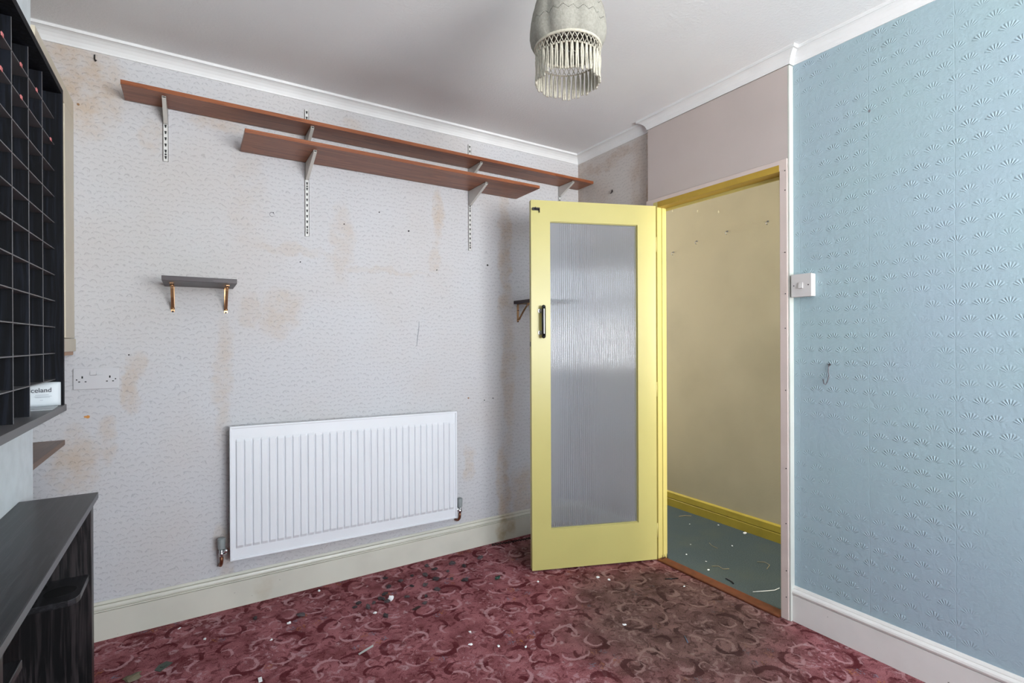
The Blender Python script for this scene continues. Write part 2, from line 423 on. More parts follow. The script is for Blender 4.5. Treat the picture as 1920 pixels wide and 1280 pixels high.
# ------------------------------------------------------------------ mesh building
class MB:
    def __init__(s): s.bm = bmesh.new(); s.mi = 0
    def _tag(s, geom_faces):
        for f in geom_faces: f.material_index = s.mi
    def box(s, x0, x1, y0, y1, z0, z1):
        vs = [s.bm.verts.new((x, y, z)) for x in (x0, x1) for y in (y0, y1) for z in (z0, z1)]
        idx = [(0, 1, 3, 2), (4, 6, 7, 5), (0, 4, 5, 1), (2, 3, 7, 6), (0, 2, 6, 4), (1, 5, 7, 3)]
        s._tag([s.bm.faces.new([vs[i] for i in f]) for f in idx]); return s
    def obox(s, o, ax, ay, az):
        """oriented box: corner o, edge vectors"""
        o, ax, ay, az = Vector(o), Vector(ax), Vector(ay), Vector(az)
        vs = [s.bm.verts.new(o + ax*i + ay*j + az*k) for i in (0, 1) for j in (0, 1) for k in (0, 1)]
        idx = [(0, 1, 3, 2), (4, 6, 7, 5), (0, 4, 5, 1), (2, 3, 7, 6), (0, 2, 6, 4), (1, 5, 7, 3)]
        fs = [s.bm.faces.new([vs[i] for i in f]) for f in idx]; s._tag(fs); return s
    def cyl(s, p0, p1, r0, r1=None, n=16, cap=True):
        p0, p1 = Vector(p0), Vector(p1); r1 = r0 if r1 is None else r1
        d = (p1-p0).normalized(); t = Vector((0, 0, 1)) if abs(d.z) < 0.9 else Vector((1, 0, 0))
        a = d.cross(t).normalized(); b = d.cross(a)
        A = [s.bm.verts.new(p0 + (a*math.cos(2*PI*i/n) + b*math.sin(2*PI*i/n))*r0) for i in range(n)]
        B = [s.bm.verts.new(p1 + (a*math.cos(2*PI*i/n) + b*math.sin(2*PI*i/n))*r1) for i in range(n)]
        fs = [s.bm.faces.new((A[i], A[(i+1) % n], B[(i+1) % n], B[i])) for i in range(n)]
        for f in fs: f.smooth = True
        if cap: fs += [s.bm.faces.new(A[::-1]), s.bm.faces.new(B)]
        s._tag(fs); return s
    def tube(s, pts, r, n=10):
        pts = [Vector(p) for p in pts]; rings = []
        ref = None
        for i, p in enumerate(pts):
            d = (pts[min(i+1, len(pts)-1)] - pts[max(i-1, 0)]).normalized()
            if ref is None:
                t = Vector((0, 0, 1)) if abs(d.z) < 0.9 else Vector((1, 0, 0)); ref = d.cross(t).normalized()
            a = (ref - d*ref.dot(d)).normalized(); ref = a; b = d.cross(a)
            rr = r[i] if isinstance(r, (list, tuple)) else r
            rings.append([s.bm.verts.new(p + (a*math.cos(2*PI*k/n)+b*math.sin(2*PI*k/n))*rr) for k in range(n)])
        fs = []
        for A, B in zip(rings, rings[1:]):
            for k in range(n): fs.append(s.bm.faces.new((A[k], A[(k+1) % n], B[(k+1) % n], B[k])))
        for f in fs: f.smooth = True
        fs += [s.bm.faces.new(rings[0][::-1]), s.bm.faces.new(rings[-1])]
        s._tag(fs); return s
    def lathe(s, c, prof, n=24, lobes=0, amp=0.0):
        rings = []
        for (r, z) in prof:
            rings.append([s.bm.verts.new((c[0]+r*(1+amp*(abs(math.cos(lobes*PI*k/n)) if lobes else 0))*math.cos(2*PI*k/n),
                                          c[1]+r*(1+amp*(abs(math.cos(lobes*PI*k/n)) if lobes else 0))*math.sin(2*PI*k/n), c[2]+z)) for k in range(n)])
        fs = []
        for A, B in zip(rings, rings[1:]):
            for k in range(n): fs.append(s.bm.faces.new((A[k], A[(k+1) % n], B[(k+1) % n], B[k])))
        for f in fs: f.smooth = True
        s._tag(fs); return s
    def ball(s, c, r, sub=2, sq=(1, 1, 1)):
        g = bmesh.ops.create_icosphere(s.bm, subdivisions=sub, radius=r, matrix=Matrix.Translation(c) @ Matrix.Diagonal((*sq, 1)))
        fs = {f for v_ in g['verts'] for f in v_.link_faces}
        for f in fs: f.smooth = True
        s._tag(fs); return s
    def prism(s, poly, vec):
        vec = Vector(vec)
        A = [s.bm.verts.new(p) for p in poly]; B = [s.bm.verts.new(Vector(p)+vec) for p in poly]
        k = len(A)
        fs = [s.bm.faces.new(A[::-1]), s.bm.faces.new(B)] + [s.bm.faces.new((A[i], A[(i+1) % k], B[(i+1) % k], B[i])) for i in range(k)]
        s._tag(fs); return s
    def sweep(s, path, prof, closed_ends=True):
        """path: xy points; interior of the room on the right hand; prof: (offset, z)"""
        P = [Vector((p[0], p[1])) for p in path]; rings = []
        for i, p in enumerate(P):
            def nrm(a, b):
                d = (b-a).normalized(); return Vector((d.y, -d.x))
            if i == 0: nn = nrm(P[0], P[1])
            elif i == len(P)-1: nn = nrm(P[-2], P[-1])
            else:
                a, b = nrm(P[i-1], p), nrm(p, P[i+1]); h = (a+b)
                nn = h/(h.length_squared/2) if h.length > 1e-6 else a
            rings.append([s.bm.verts.new((p.x+nn.x*o, p.y+nn.y*o, z)) for o, z in prof])
        fs = []
        k = len(prof)
        for A, B in zip(rings, rings[1:]):
            for j in range(k): fs.append(s.bm.faces.new((A[j], A[(j+1) % k], B[(j+1) % k], B[j])))
        fs += [s.bm.faces.new(rings[0]), s.bm.faces.new(rings[-1][::-1])]
        s._tag(fs); return s
    def build(s, name, mats, parent=None, bevel=0.0, seg=2, origin=None, recalc=True):
        me = bpy.data.meshes.new(name)
        if recalc: bmesh.ops.recalc_face_normals(s.bm, faces=s.bm.faces)
        s.bm.to_mesh(me); s.bm.free()
        for mm in (mats if isinstance(mats, (list, tuple)) else [mats]): me.materials.append(mm)
        o = bpy.data.objects.new(name, me); COL.objects.link(o)
        if origin is not None:
            me.transform(Matrix.Translation(-Vector(origin))); o.location = origin
        if parent: 
            o.parent = parent
            if origin is None:
                # geometry is written in the parent's local space already
                pass
        if bevel:
            md = o.modifiers.new('bevel', 'BEVEL'); md.width = bevel; md.segments = seg; md.limit_method = 'ANGLE'
        return o

def tag(o, label, cat, group=None):
    o['label'] = label; o['category'] = cat
    if group: o['group'] = group
    return o
def thing(name, label, cat, loc=(0, 0, 0), rotz=0, group=None):
    o = bpy.data.objects.new(name, None); COL.objects.link(o)
    o.empty_display_size = 0.05
    o.location = loc; o.rotation_euler = (0, 0, rotz)
    return tag(o, label, cat, group)
def struct(o, label=None):
    o['kind'] = 'structure'
    if label: o['label'] = label
    return o
def copy_tree(o, parent=None):
    c = o.copy(); COL.objects.link(c)
    if parent: c.parent = parent
    for ch in list(o.children): copy_tree(ch, c)
    return c
def text_mesh(body, size, mat, name, parent, loc, rot, depth=0.0002, space=1.0):
    cu = bpy.data.curves.new(name, 'FONT'); cu.body = body; cu.size = size
    cu.extrude = depth; cu.space_character = space
    t = bpy.data.objects.new('tmp', cu); COL.objects.link(t)
    dg = bpy.context.evaluated_depsgraph_get()
    me = bpy.data.meshes.new_from_object(t.evaluated_get(dg))
    bpy.data.objects.remove(t)
    me.materials.clear(); me.materials.append(mat)
    o = bpy.data.objects.new(name, me); COL.objects.link(o)
    o.parent = parent; o.location = loc; o.rotation_euler = rot
    return o

ZC = 2.465     # ceiling
YB = -4.3      # wall with the window, behind the camera
HB = -3.2      # near end of the hall
XL = -2.63     # pale wall on the left
WT = 0.012     # the partition with the doorway is thin board

# ------------------------------------------------------------------ floor, ceiling, walls
struct(MB().box(-3.05, 0.0, YB-.1, 0.05, -.1, 0.0).build('floor', M_CARPET), 'dusky red scroll patterned carpet, worn brown before the doorway')
struct(MB().box(0.0, 0.9, YB-.1, 1.9, -.1, 0.0).build('floor', M_HCARP), 'grey green hall carpet beyond the doorway')
struct(MB().box(-3.05, 0.9, YB-.1, 1.9, ZC, ZC+.1).build('ceiling', M_CEIL), 'off-white textured ceiling')
struct(MB().box(-3.05, 0.0, 0.0, 0.12, 0.0, ZC).build('wall_back', M_WALLP), 'stained wallpapered wall behind the radiator')
DY0, DY1, DZ = -1.412, -.722, 1.957       # doorway
struct(MB().box(0, WT, -.655, .12, 0, ZC).build('wall_right', M_WALLP_R), 'narrow wallpapered wall between corner and doorway')
w = MB().box(0, WT, YB, -1.45, 0, ZC)
struct(w.build('wall_right', M_BLUE), 'pale blue embossed wall right of the doorway')
struct(MB().box(0.002, WT, -1.455, -.65, 1.99, ZC).build('wall_right', M_PINK), 'wall core above the doorway')
# left: chimney side, alcove
struct(MB().box(-3.05, XL, YB, -.586, 0, ZC).build('wall_left', M_PALE), 'pale papered wall carrying the black rack')
struct(MB().box(-3.05, -2.98, -.586, 0.0, 0, ZC).build('wall_left', M_PALE), 'back of the alcove')
# wall behind the camera with window opening
WX0, WX1, WZ0, WZ1 = -1.82, -.14, .80, 2.20
w = MB()
w.box(-3.05, WX0, YB-.12, YB, 0, ZC).box(WX1, .0, YB-.12, YB, 0, ZC)
w.box(WX0, WX1, YB-.12, YB, 0, WZ0).box(WX0, WX1, YB-.12, YB, WZ1, ZC)
struct(w.build('wall_front', M_PALE), 'wall with the window behind the camera')
w = MB()
for (a, b) in ((WX0, WX0+.06), (-1.01, -.95), (WX1-.06, WX1)): w.box(a, b, YB-.09, YB-.03, WZ0, WZ1)
for (a, b) in ((WZ0, WZ0+.06), (1.70, 1.75), (WZ1-.06, WZ1)): w.box(WX0, WX1, YB-.085, YB-.035, a, b)
w.box(WX0-.05, WX1+.05, YB-.1, YB+.12, WZ0-.03, WZ0)
struct(w.build('window_1', M_COVE, bevel=.003), 'white framed window behind the camera')
# hall
struct(MB().box(.77, .9, YB, 1.7, 0, ZC).build('wall_hall', M_HALL), 'cream hall wall beyond the doorway')
w = MB(); w.box(WT, .9, HB-.1, HB, 0, .7).box(WT, .9, HB-.1, HB, 2.3, ZC).box(WT, .12, HB-.1, HB, .7, 2.3).box(.72, .9, HB-.1, HB, .7, 2.3)
struct(w.build('wall_hall', M_HALL), 'near end of the hall')
w = MB(); w.box(0, .9, 1.6, 1.7, 0, .7).box(0, .9, 1.6, 1.7, 2.3, ZC).box(0, .12, 1.6, 1.7, .7, 2.3).box(.72, .9, 1.6, 1.7, .7, 2.3)
struct(w.build('wall_hall', M_HALL), 'far end of the hall')
struct(MB().box(-.1, WT, .12, 1.6, 0, ZC).build('wall_hall', M_HALL), 'hall side wall past the corner')
struct(MB().prism([(.77, YB, 0), (.752, YB, 0), (.752, YB, .052), (.755, YB, .056), (.752, YB, .062), (.755, YB, .098), (.77, YB, .106)], (0, 5.2, 0)).build('baseboard_hall', M_YSK), 'yellow painted hall skirting board')

# coving, stepping round the frame unit over the doorway
cov = [(0, 2.411), (.004, 2.411), (.006, 2.418), (.012, 2.430), (.021, 2.441), (.032, 2.449), (.041, 2.4525), (.047, 2.4525), (.047, 2.4635), (.050, 2.4650), (0, 2.465)]
sm = MB().sweep([(-2.98, 0), (0, 0), (0, -.652), (-.03, -.652), (-.03, -1.455), (0, -1.455), (0, YB)], cov)
struct(sm.build('trim_1', M_COVE), 'white plaster coving round the ceiling')

# skirting boards
skA = [(0, .154), (.004, .154), (.006, .150), (.009, .1455), (.0050, .1450), (.0050, .1430), (.014, .1420), (.0175, .132), (.017, .1275), (.0125, .1266), (.0125, .1240), (.019, .1232), (.0195, .1190), (.0130, .1184), (.0130, .1164), (.019, .1156), (.019, 0), (0, 0)]
struct(MB().sweep([(-2.98, 0), (0, 0), (0, -.64)], skA).build('baseboard_back', M_SKIRT), 'chipped cream skirting board under the radiator')
skB = [(0, .150), (.004, .150), (.008, .144), (.010, .140), (.0095, .138), (.015, .137), (.021, .132), (.023, .125), (.021, .118), (.016, .1145), (.0145, .113), (.018, .111), (.0185, 0), (0, 0)]
struct(MB().sweep([(0, -1.447), (0, YB)], skB).build('baseboard_right', M_SKIRT_R), 'chipped off-white skirting board under the blue wall')

# ------------------------------------------------------------------ doorway frame
LX0, LX1 = -.035, .030
w = MB(); w.box(LX0, LX1, DY1, DY1+.03, 0, DZ+.03)                # hinge jamb
w.box(-.002, LX1, DY1-.006, DY1, 0, DZ)
w.box(.030, .037, DY0, DY1, DZ-.014, DZ+.03)
struct(w.build('trim_2', M_YEL2, bevel=.0015), 'bright yellow door lining')
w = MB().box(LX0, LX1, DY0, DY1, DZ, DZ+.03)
struct(w.build('trim_2', paint('shaded_yellow_head', rgb(178, 146, 56), 0.4, 0.06), bevel=.001), 'yellow underside of the door lining head, its shade painted ochre')  # ochre puts the shade of the downward face into the paint
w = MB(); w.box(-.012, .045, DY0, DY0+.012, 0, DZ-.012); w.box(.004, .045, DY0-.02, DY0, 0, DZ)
struct(w.build('trim_3', paint('tan_shaded_lining', rgb(190, 158, 96), 0.4, 0.1), bevel=.001), 'door stop on the latch side, its shade painted tan')  # tan colour carries the shadow on this stop
w = MB()
w.box(-.034, .0, -1.447, DY0, 0, 1.985)                              # latch side post
w.box(-.034, 0, DY1+.0005, -.640, 1.0, 1.985)                         # hinge side, over the door top and behind it
w.box(-.034, 0, DY1+.0005, -.640, 0, 1.0)
w.box(-.0345, 0, -1.447, -.640, DZ+.001, 2.008)
ARCH = struct(w.build('trim_4', M_ARCH, bevel=.003), 'pinkish cream architrave round the doorway')
w = MB().box(-.030, 0, -1.455, -1.4475, 0, 2.409)
struct(w.build('trim_5', M_ARCH_W, bevel=.0008), 'white return edge beside the blue wall')
w = MB().box(-.030, 0.001, -1.4470, -.650, 2.009, 2.409)
struct(w.build('trim_6', M_PINK), 'pinkish flush panel over the doorway')
w = MB().box(-.050, .012, DY0, DY1, 0.0, .011)
struct(w.build('trim_7', M_THRESH, bevel=.004), 'brown wooden threshold strip')

def nail_dot(y, z, r=.0022, mat=M_DARK, xx=-.0345):
    return (y, z, r)
for z, lb in ((1.955, 'topmost, at the head of the post'), (1.87, 'second from the top'), (1.60, 'just above the light switch'), (1.42, 'level with the lower part of the light switch'),
            (1.27, 'a hand below the light switch'), (1.0, 'a little below the wire hook height'), (.66, 'below mid height'), (.42, 'at knee height'), (.215, 'just above the blue wall skirting'), (.10, 'lowest, level with the blue wall skirting')):
    o = MB().cyl((-.0352, -1.437+random.uniform(-.002, .002), z), (-.033, -1.437, z), .0024, n=8)
    o.build('nail_head', M_DARK, ARCH)

# ------------------------------------------------------------------ the yellow glazed door
DANG = math.radians(158.98)
door = bpy.data.objects.new('door_1', None); COL.objects.link(door)
door.location = (-.050, -.724, 0); door.rotation_euler = (0, 0, DANG)
struct(door, 'yellow half-open door with a long reeded glass pane')
# local: +x from hinge to free edge, +y towards the camera
DW, DT = .708, .036
g0, g1, gz0, gz1 = .108, .604, .221, 1.852
w = MB()
w.box(0, g0, -DT, 0, .010, 1.961); w.box(g1, DW, -DT, 0, .010, 1.961)
w.box(g0, g1, -DT, 0, .010, gz0); w.box(g0, g1, -DT, 0, gz1, 1.961)
leaf = w.build('door_leaf', M_YEL, door)
bmesh_w = MB()
for (a, b, c, d) in ((g0, g1, gz0, gz0+.003), (g0, g1, gz1-.003, gz1)): bmesh_w.box(a, b, -.029, -.009, c, d)
for (a, b) in ((g0, g0+.003), (g1-.003, g1)): bmesh_w.box(a, b, -.029, -.012, gz0+.003, gz1-.003)
bmesh_w.build('glazing_bead', M_YEL, door)
# reeded pane
NR, SEG = 46, 10
bm = bmesh.new(); top, bot = [], []
x0, x1, z0, z1 = g0+.003, g1-.003, gz0+.003, gz1-.003
pw = (x1-x0)/NR
front, back = [], []
for i in range(NR*SEG+1):
    x = x0 + (x1-x0)*i/(NR*SEG); ph = (i % SEG)/SEG
    yy = -.0170 + .0018*(1-(2*ph-1)**2)
    front.append((bm.verts.new((x, yy, z0)), bm.verts.new((x, yy, z1))))
    back.append((bm.verts.new((x, -.0205, z0)), bm.verts.new((x, -.0205, z1))))
for i in range(NR*SEG):
    f = bm.faces.new((front[i][0], front[i+1][0], front[i+1][1], front[i][1])); f.smooth = True
    bm.faces.new((back[i+1][0], back[i][0], back[i][1], back[i+1][1]))
# the pane's four edges get vertices of their own, so the reeds shade as true cylinders
def fresh(*vs): return bm.faces.new([bm.verts.new(v_.co) for v_ in vs])
for i in range(NR*SEG):
    fresh(front[i][0], back[i][0], back[i+1][0], front[i+1][0])
    fresh(front[i][1], front[i+1][1], back[i+1][1], back[i][1])
fresh(front[0][0], front[0][1], back[0][1], back[0][0])
fresh(front[-1][0], back[-1][0], back[-1][1], front[-1][1])
bm.normal_update()
for f in bm.faces:
    c_ = f.calc_center_median(); n_ = f.normal
    if abs(n_.z) > .9: out = n_.z*(c_.z-1) > 0
    elif abs(n_.x) > .95: out = n_.x*(c_.x-.355) > 0
    else: out = n_.y*(c_.y+.0188) > 0
    if not out: f.normal_flip()
mm = MB(); mm.bm.free(); mm.bm = bm
mm.build('reeded_pane', M_GLASS, door, recalc=False)
# pull handle: black bar with a white strip, chrome standoffs
h = MB(); h.cyl((.6495, .032, 1.243), (.6495, .032, 1.397), .0110, n=24); h.ball((.6495, .032, 1.243), .0110); h.ball((.6495, .032, 1.397), .0110)
hd = h.build('pull_handle', M_BLACK, door)
MB().box(.6472, .6518, .0415, .0436, 1.257, 1.387).build('white_strip', M_WHITE, hd)
for z in (1.262, 1.378):
    MB().cyl((.6600, 0, z), (.6560, .028, z), .0085, .0065, n=16).cyl((.6600, 0, z), (.6600, .004, z), .012, n=16).build('handle_standoff', M_STEEL, hd)
# broken barrel bolt at the top of the free edge
b = MB(); b.cyl((.697, .006, 1.915), (.662, .006, 1.912), .0035, n=10); b.cyl((.697, .004, 1.912), (.697, .011, 1.912), .006, n=12)
b.cyl((.686, .004, 1.918), (.686, .012, 1.918), .004, n=10); b.box(.660, .700, .0, .003, 1.906, 1.921)
b.cyl((.664, .006, 1.912), (.664, .009, 1.894), .0025, n=8)
b.build('barrel_bolt', M_DARK, door)
MB().box(.7081, .7095, -.024, -.010, 1.19, 1.215).build('latch_keep', M_DARK, door)
for z in (.17, .95, 1.75):
    MB().cyl((-.0035, -.002, z-.04), (-.0035, -.002, z+.04), .0035, n=10).build('hinge', M_YEL2, door)

# ------------------------------------------------------------------ shelves on slotted uprights
def upright(x, z0, z1, label):
    t = thing('slotted_upright', label, 'shelf upright', (x, 0, z0), 0, 'slotted uprights on the wallpapered wall')
    L = z1-z0
    MB().box(-.0095, .0095, -.009, -.0075, 0, L).box(-.0095, -.008, -.009, 0, 0, L).box(.008, .0095, -.009, 0, 0, L).build('channel', M_UPRIGHT, t)
    k = 0; z = .016
    while z < L-.012:
        s = MB().prism([(-.0044, -.0096, z+.0065), (.0044, -.0096, z+.0065), (.0020, -.0096, z-.0065), (-.0020, -.0096, z-.0065)], (0, .0008, 0))
        s.build('slot', M_HOLE, t)
        if k % 8 == 0: MB().cyl((0, -.0100, z+.0135), (0, -.0088, z+.0135), .0040, n=10).build('screw', M_DARK, t)
        z += .0270; k += 1
    return t
upright(-2.313, 2.006, 2.300, 'short white slotted upright, leftmost, under the left end of the upper teak shelf')
upright(-1.7355, 1.743, 2.367, 'long white slotted upright, second from the left, near the lower shelf left end')
upright(-.8300, 1.754, 2.378, 'long white slotted upright near the right end of the lower teak shelf')
upright(-.1640, 2.02, 2.300, 'white slotted upright rightmost, in the corner above the yellow door')
def bracket(x, zt, reach, drop, label, tilt=0.0):
    """pressed steel arm under a shelf; top flat at zt"""
    t = thing('shelf_bracket', label, 'shelf bracket', (x, -.0095, zt), tilt, 'pressed metal brackets under the teak shelves')
    a = MB()
    for sx in (-.0070, .0055):
        a.prism([(sx, 0, 0), (sx, -reach, 0), (sx, -reach-.004, -.006), (sx, -reach, -.012), (sx, -.010, -drop), (sx, 0, -drop)], (.0015, 0, 0))
    a.prism([(-.0070, -reach, -.0005), (-.0070, 0, -.0005), (-.0070, 0, -.0022), (-.0070, -reach, -.0022)], (.014, 0, 0))
    a.prism([(-.0055, -reach-.002, -.011), (-.0055, -.010, -drop), (-.0055, -.012, -drop+.002), (-.0055, -reach-.002, -.009)], (.011, 0, 0))
    a.build('arm', M_BRACKET, t)
    MB().cyl((0, -reach+.010, -.0130), (0, -reach+.010, -.0065), .0042, n=12).build('screw', M_STEEL, t)
    return t
ZU, ZL = 2.235, 2.104
bracket(-2.313, ZU, .132, .070, 'pale metal bracket at the far left end of the upper teak shelf')
bracket(-1.7355, ZU, .140, .065, 'pale metal bracket under the upper shelf, above the lower shelf left part')
bracket(-.8300, ZU, .140, .065, 'pale metal bracket under the upper shelf, above the lower shelf right part')
bracket(-.1640, ZU, .140, .065, 'pale metal bracket under the right end of the upper teak shelf')
bracket(-1.7355, ZL, .200, .085, 'pale metal bracket under the left part of the lower teak shelf')
bracket(-.8300, ZL, .200, .085, 'pale metal bracket under the right part of the lower teak shelf')
def plank(name, x0, x1, y0, y1, z0, z1, label, cat='shelf'):
    w = MB().box(x0, x1, y0, y1, z0, z1)
    o = w.build(name, M_TEAK, bevel=.0012)
    return tag(o, label, cat, 'teak shelves on slotted uprights')
plank('wall_shelf', -2.453, -.014, -.1700, -.0115, ZU+.0003, ZU+.0178, 'long narrow teak shelf just below the ceiling coving, the upper of two')
plank('wall_shelf', -2.027, -.506, -.2620, -.0115, ZL+.0003, ZL+.0178, 'shorter deeper teak shelf hung below the long one')
w = MB().box(-2.453, -.014, -.1712, -.1701, ZU+.0008, ZU+.0173).build('edge_strip', M_TEAKEDGE, None)
w.parent = bpy.data.objects['wall_shelf']
w = MB().box(-2.027, -.506, -.2632, -.2621, ZL+.0008, ZL+.0173).build('edge_strip', M_TEAKEDGE, None)
w.parent = bpy.data.objects['wall_shelf.001']

# small dark shelves on folding brass brackets
def brass_bracket(parent, dx):
    b = MB()
    b.box(dx-.0065, dx+.0065, -.003, 0, -.112, -.0005)                       # wall plate
    b.box(dx-.0065, dx+.0065, -.175, 0, -.003, -.0005)                     # arm
    pts = [(dx, -.006, -.098), (dx, -.018, -.094), (dx, -.060, -.052), (dx, -.100, -.018), (dx, -.118, -.008), (dx, -.130, -.004)]
    for a, c in zip(pts, pts[1:]):
        a, c = Vector(a), Vector(c); d = (c-a); nrm = Vector((0, -d.z, d.y)).normalized()*.003
        b.obox(a-nrm*.5-Vector((.0055, 0, 0)), (.011, 0, 0), d*1.05, nrm)
    b.cyl((dx-.007, -.012, -.096), (dx+.007, -.012, -.096), .005, n=12)
    b.cyl((dx-.007, -.122, -.007), (dx+.007, -.122, -.007), .005, n=12)
    o = b.build('brass_bracket', M_BRASS, parent)
    MB().cyl((dx, -.0048, -.110), (dx, -.0028, -.110), .0040, n=10).build('screw', M_DARK, o)
    MB().cyl((dx, -.0045, -.040), (dx, -.0028, -.040), .0032, n=10).build('screw', M_DARK, o)
    MB().cyl((dx, -.15, -.0055), (dx, -.15, -.0028), .0038, n=10).build('screw', M_DARK, o)
    return o
def small_shelf(x0, x1, z, label):
    t = thing('small_shelf', label, 'shelf', (x0, 0, z), 0, 'small dark shelves on brass brackets')
    L = x1-x0
    MB().box(0, L, -.250, -.0005, 0, .019).build('board', M_DARKSH, t, bevel=.001)
    for dx in (.030, L-.030): brass_bracket(t, dx)
    return t
small_shelf(-2.320, -2.058, 1.4650, 'small dark brown shelf on two brass brackets, above and left of the radiator')
small_shelf(-.522, -.260, 1.4500, 'small dark shelf on brass brackets half hidden behind the yellow door')

# ------------------------------------------------------------------ radiator
RX0, RX1, RZ0, RZ1, RY = -2.076, -.960, .241, .838, -.072
rad = thing('radiator', 'white panel radiator with vertical flutes on the wallpapered wall', 'radiator', (0, 0, 0))
def slope(x): return -(x-RX0)/(RX1-RX0)*.0165
bm = bmesh.new()
def vert(x, y, z): return bm.verts.new((x, y, z+slope(x)))
xs = [RX0, RX0+.012, RX0+.0125, RX0+.030]
NF = 32; fx0, fx1 = RX0+.020, RX1-.012; pit = (fx1-fx0)/NF
prof = []
for i in range(NF):
    a = fx0+i*pit
    prof += [(a, 0.0), (a+pit*.10, .0075), (a+pit*.18, .0085), (a+pit*.72, .0085), (a+pit*.84, .0070), (a+pit*.96, .0005)]
prof.append((fx1, 0.0))
prof = [(RX0, 0.0)] + prof + [(RX1, 0.0)]
zr = [(RZ0, 0.0), (RZ0+.050, 0.0), (RZ0+.064, 1.0), (RZ1-.066, 1.0), (RZ1-.054, 0.0), (RZ1, 0.0)]
rows = []
for z, k in zr: rows.append([vert(x, RY-.004-d*k, z) for x, d in prof])
for A, B in zip(rows, rows[1:]):
    for i in range(len(A)-1): bm.faces.new((A[i], A[i+1], B[i+1], B[i]))
back = [[vert(x, RY+.006, z) for x in (RX0, RX1)] for z in (RZ0, RZ1)]
bm.faces.new((back[0][0], back[0][1], back[1][1], back[1][0]))
mm = MB(); mm.bm.free(); mm.bm = bm
def rim(m_, x0, x1, z0, z1, y0, y1):
    vs = [m_.bm.verts.new((x, y, z+slope(x))) for x in (x0, x1) for y in (y0, y1) for z in (z0, z1)]
    for f in [(0, 1, 3, 2), (4, 6, 7, 5), (0, 4, 5, 1), (2, 3, 7, 6), (0, 2, 6, 4), (1, 5, 7, 3)]: m_.bm.faces.new([vs[i] for i in f])
mm.build('panel', M_RAD, rad)
r = MB()
rim(r, RX0-.004, RX1+.004, RZ1-.006, RZ1+.003, RY-.010, RY+.007); rim(r, RX0-.004, RX1+.004, RZ0-.003, RZ0+.006, RY-.010, RY+.007)
rim(r, RX0-.004, RX0+.005, RZ0, RZ1, RY-.010, RY+.007); rim(r, RX1-.005, RX1+.004, RZ0, RZ1, RY-.010, RY+.007)
r.build('seam_rim', M_RAD, rad, bevel=.0025, seg=3)
for x in (RX0+.2, RX1-.2): MB().box(x-.02, x+.02, RY+.006, -.0005, RZ0+.12, RZ1-.10).build('wall_hanger', M_COPPER, rad)
r = MB()
r.box(RX0+.003, RX0+.02, RY+.007, -.022, RZ0+.02, RZ1-.02)
r.build('rear_rail', plain('rusty_primer', rgb(150, 112, 92), 0.7), rad)
def valve(x, zc, side, label):
    t = thing('radiator_valve', label, 'radiator valve', (x, -.05, zc), 0, 'radiator valves')
    MB().cyl((0, 0, .004), (0, 0, .050), .0150, .0165, n=20).cyl((0, 0, .050), (0, 0, .053), .0165, .013, n=20).build('cap', M_GREYCAP, t, bevel=.001)
    v = MB(); v.cyl((0, 0, -.030), (0, 0, .006), .0095, n=16); v.cyl((0, 0, -.026), (0, 0, -.012), .0130, n=6)
    v.cyl((0, 0, -.006), (side*.026, -.012, -.006), .0080, n=14); v.cyl((side*.012, -.006, -.006), (side*.024, -.011, -.006), .0125, n=6)
    v.build('body', M_CHROME, t)
    p = MB(); p.tube([(0, 0, -.028), (0, 0, -.050), (-.001, .004, -.064), (-.003, .016, -.076), (-.004, .034, -.082), (-.004, .0495, -.083)], .0078, n=12)
    p.build('copper_tail', M_COPPER, t)
    return t
valve(-2.112, .290, 1, 'grey capped chrome valve at the lower left of the radiator')
valve(-.926, .268, -1, 'grey capped chrome valve at the lower right of the radiator')

# ------------------------------------------------------------------ double socket, light switch
t = thing('double_socket', 'white double wall socket left on the wallpapered wall', 'socket', (-2.551, 0, 1.073))
MB().box(-.0735, .0735, -.008, -.0003, -.043, .043).build('face_plate', M_SOCK, t, bevel=.002)
for sx in (-.0105, .0105):
    MB().prism([(sx-.0095, -.0082, .013), (sx-.0095, -.0082, .034), (sx-.0095, -.0108 if sx < 0 else -.0125, .034 if sx < 0 else .016), (sx-.0095, -.0125 if sx < 0 else -.0108, .016 if sx < 0 else .034)], (.019, 0, 0)).build('rocker', M_SOCK, t)
for cx in (-.044, .044):
    for bx in ((cx-.0035, cx+.0015, .002, .011), (cx-.0135, cx-.0075, -.0135, -.0095), (cx+.0065, cx+.0125, -.0135, -.0095)):
        MB().box(bx[0], bx[1], -.0083, -.0075, bx[2], bx[3]).build('pin_hole', M_HOLE, t)
for sx in (-.0625, .0615): MB().cyl((sx, -.0084, -.003), (sx, -.0075, -.003), .0026, n=10).build('screw', M_DARK, t)
t = thing('light_switch', 'white surface mounted light switch on the blue wall beside the door', 'light switch', (0, -1.5055, 1.450))
MB().box(-.029, -.0003, -.0415, .0415, -.0475, .0475).build('back_box', M_WHITEPL, t, bevel=.002)
MB().box(-.036, -.0292, -.0430, .0430, -.0485, .0485).build('face_plate', M_WHITEPL, t, bevel=.002)
MB().prism([(-.0362, -.008, -.013), (-.0362, -.008, .013), (-.0390, -.008, .012), (-.0425, -.008, -.012)], (0, .017, 0)).build('rocker', M_WHITEPL, t)
for yy in (-.030, .030): MB().cyl((-.0368, yy, 0), (-.0355, yy, 0), .0026, n=10).build('screw', M_DARK, t)

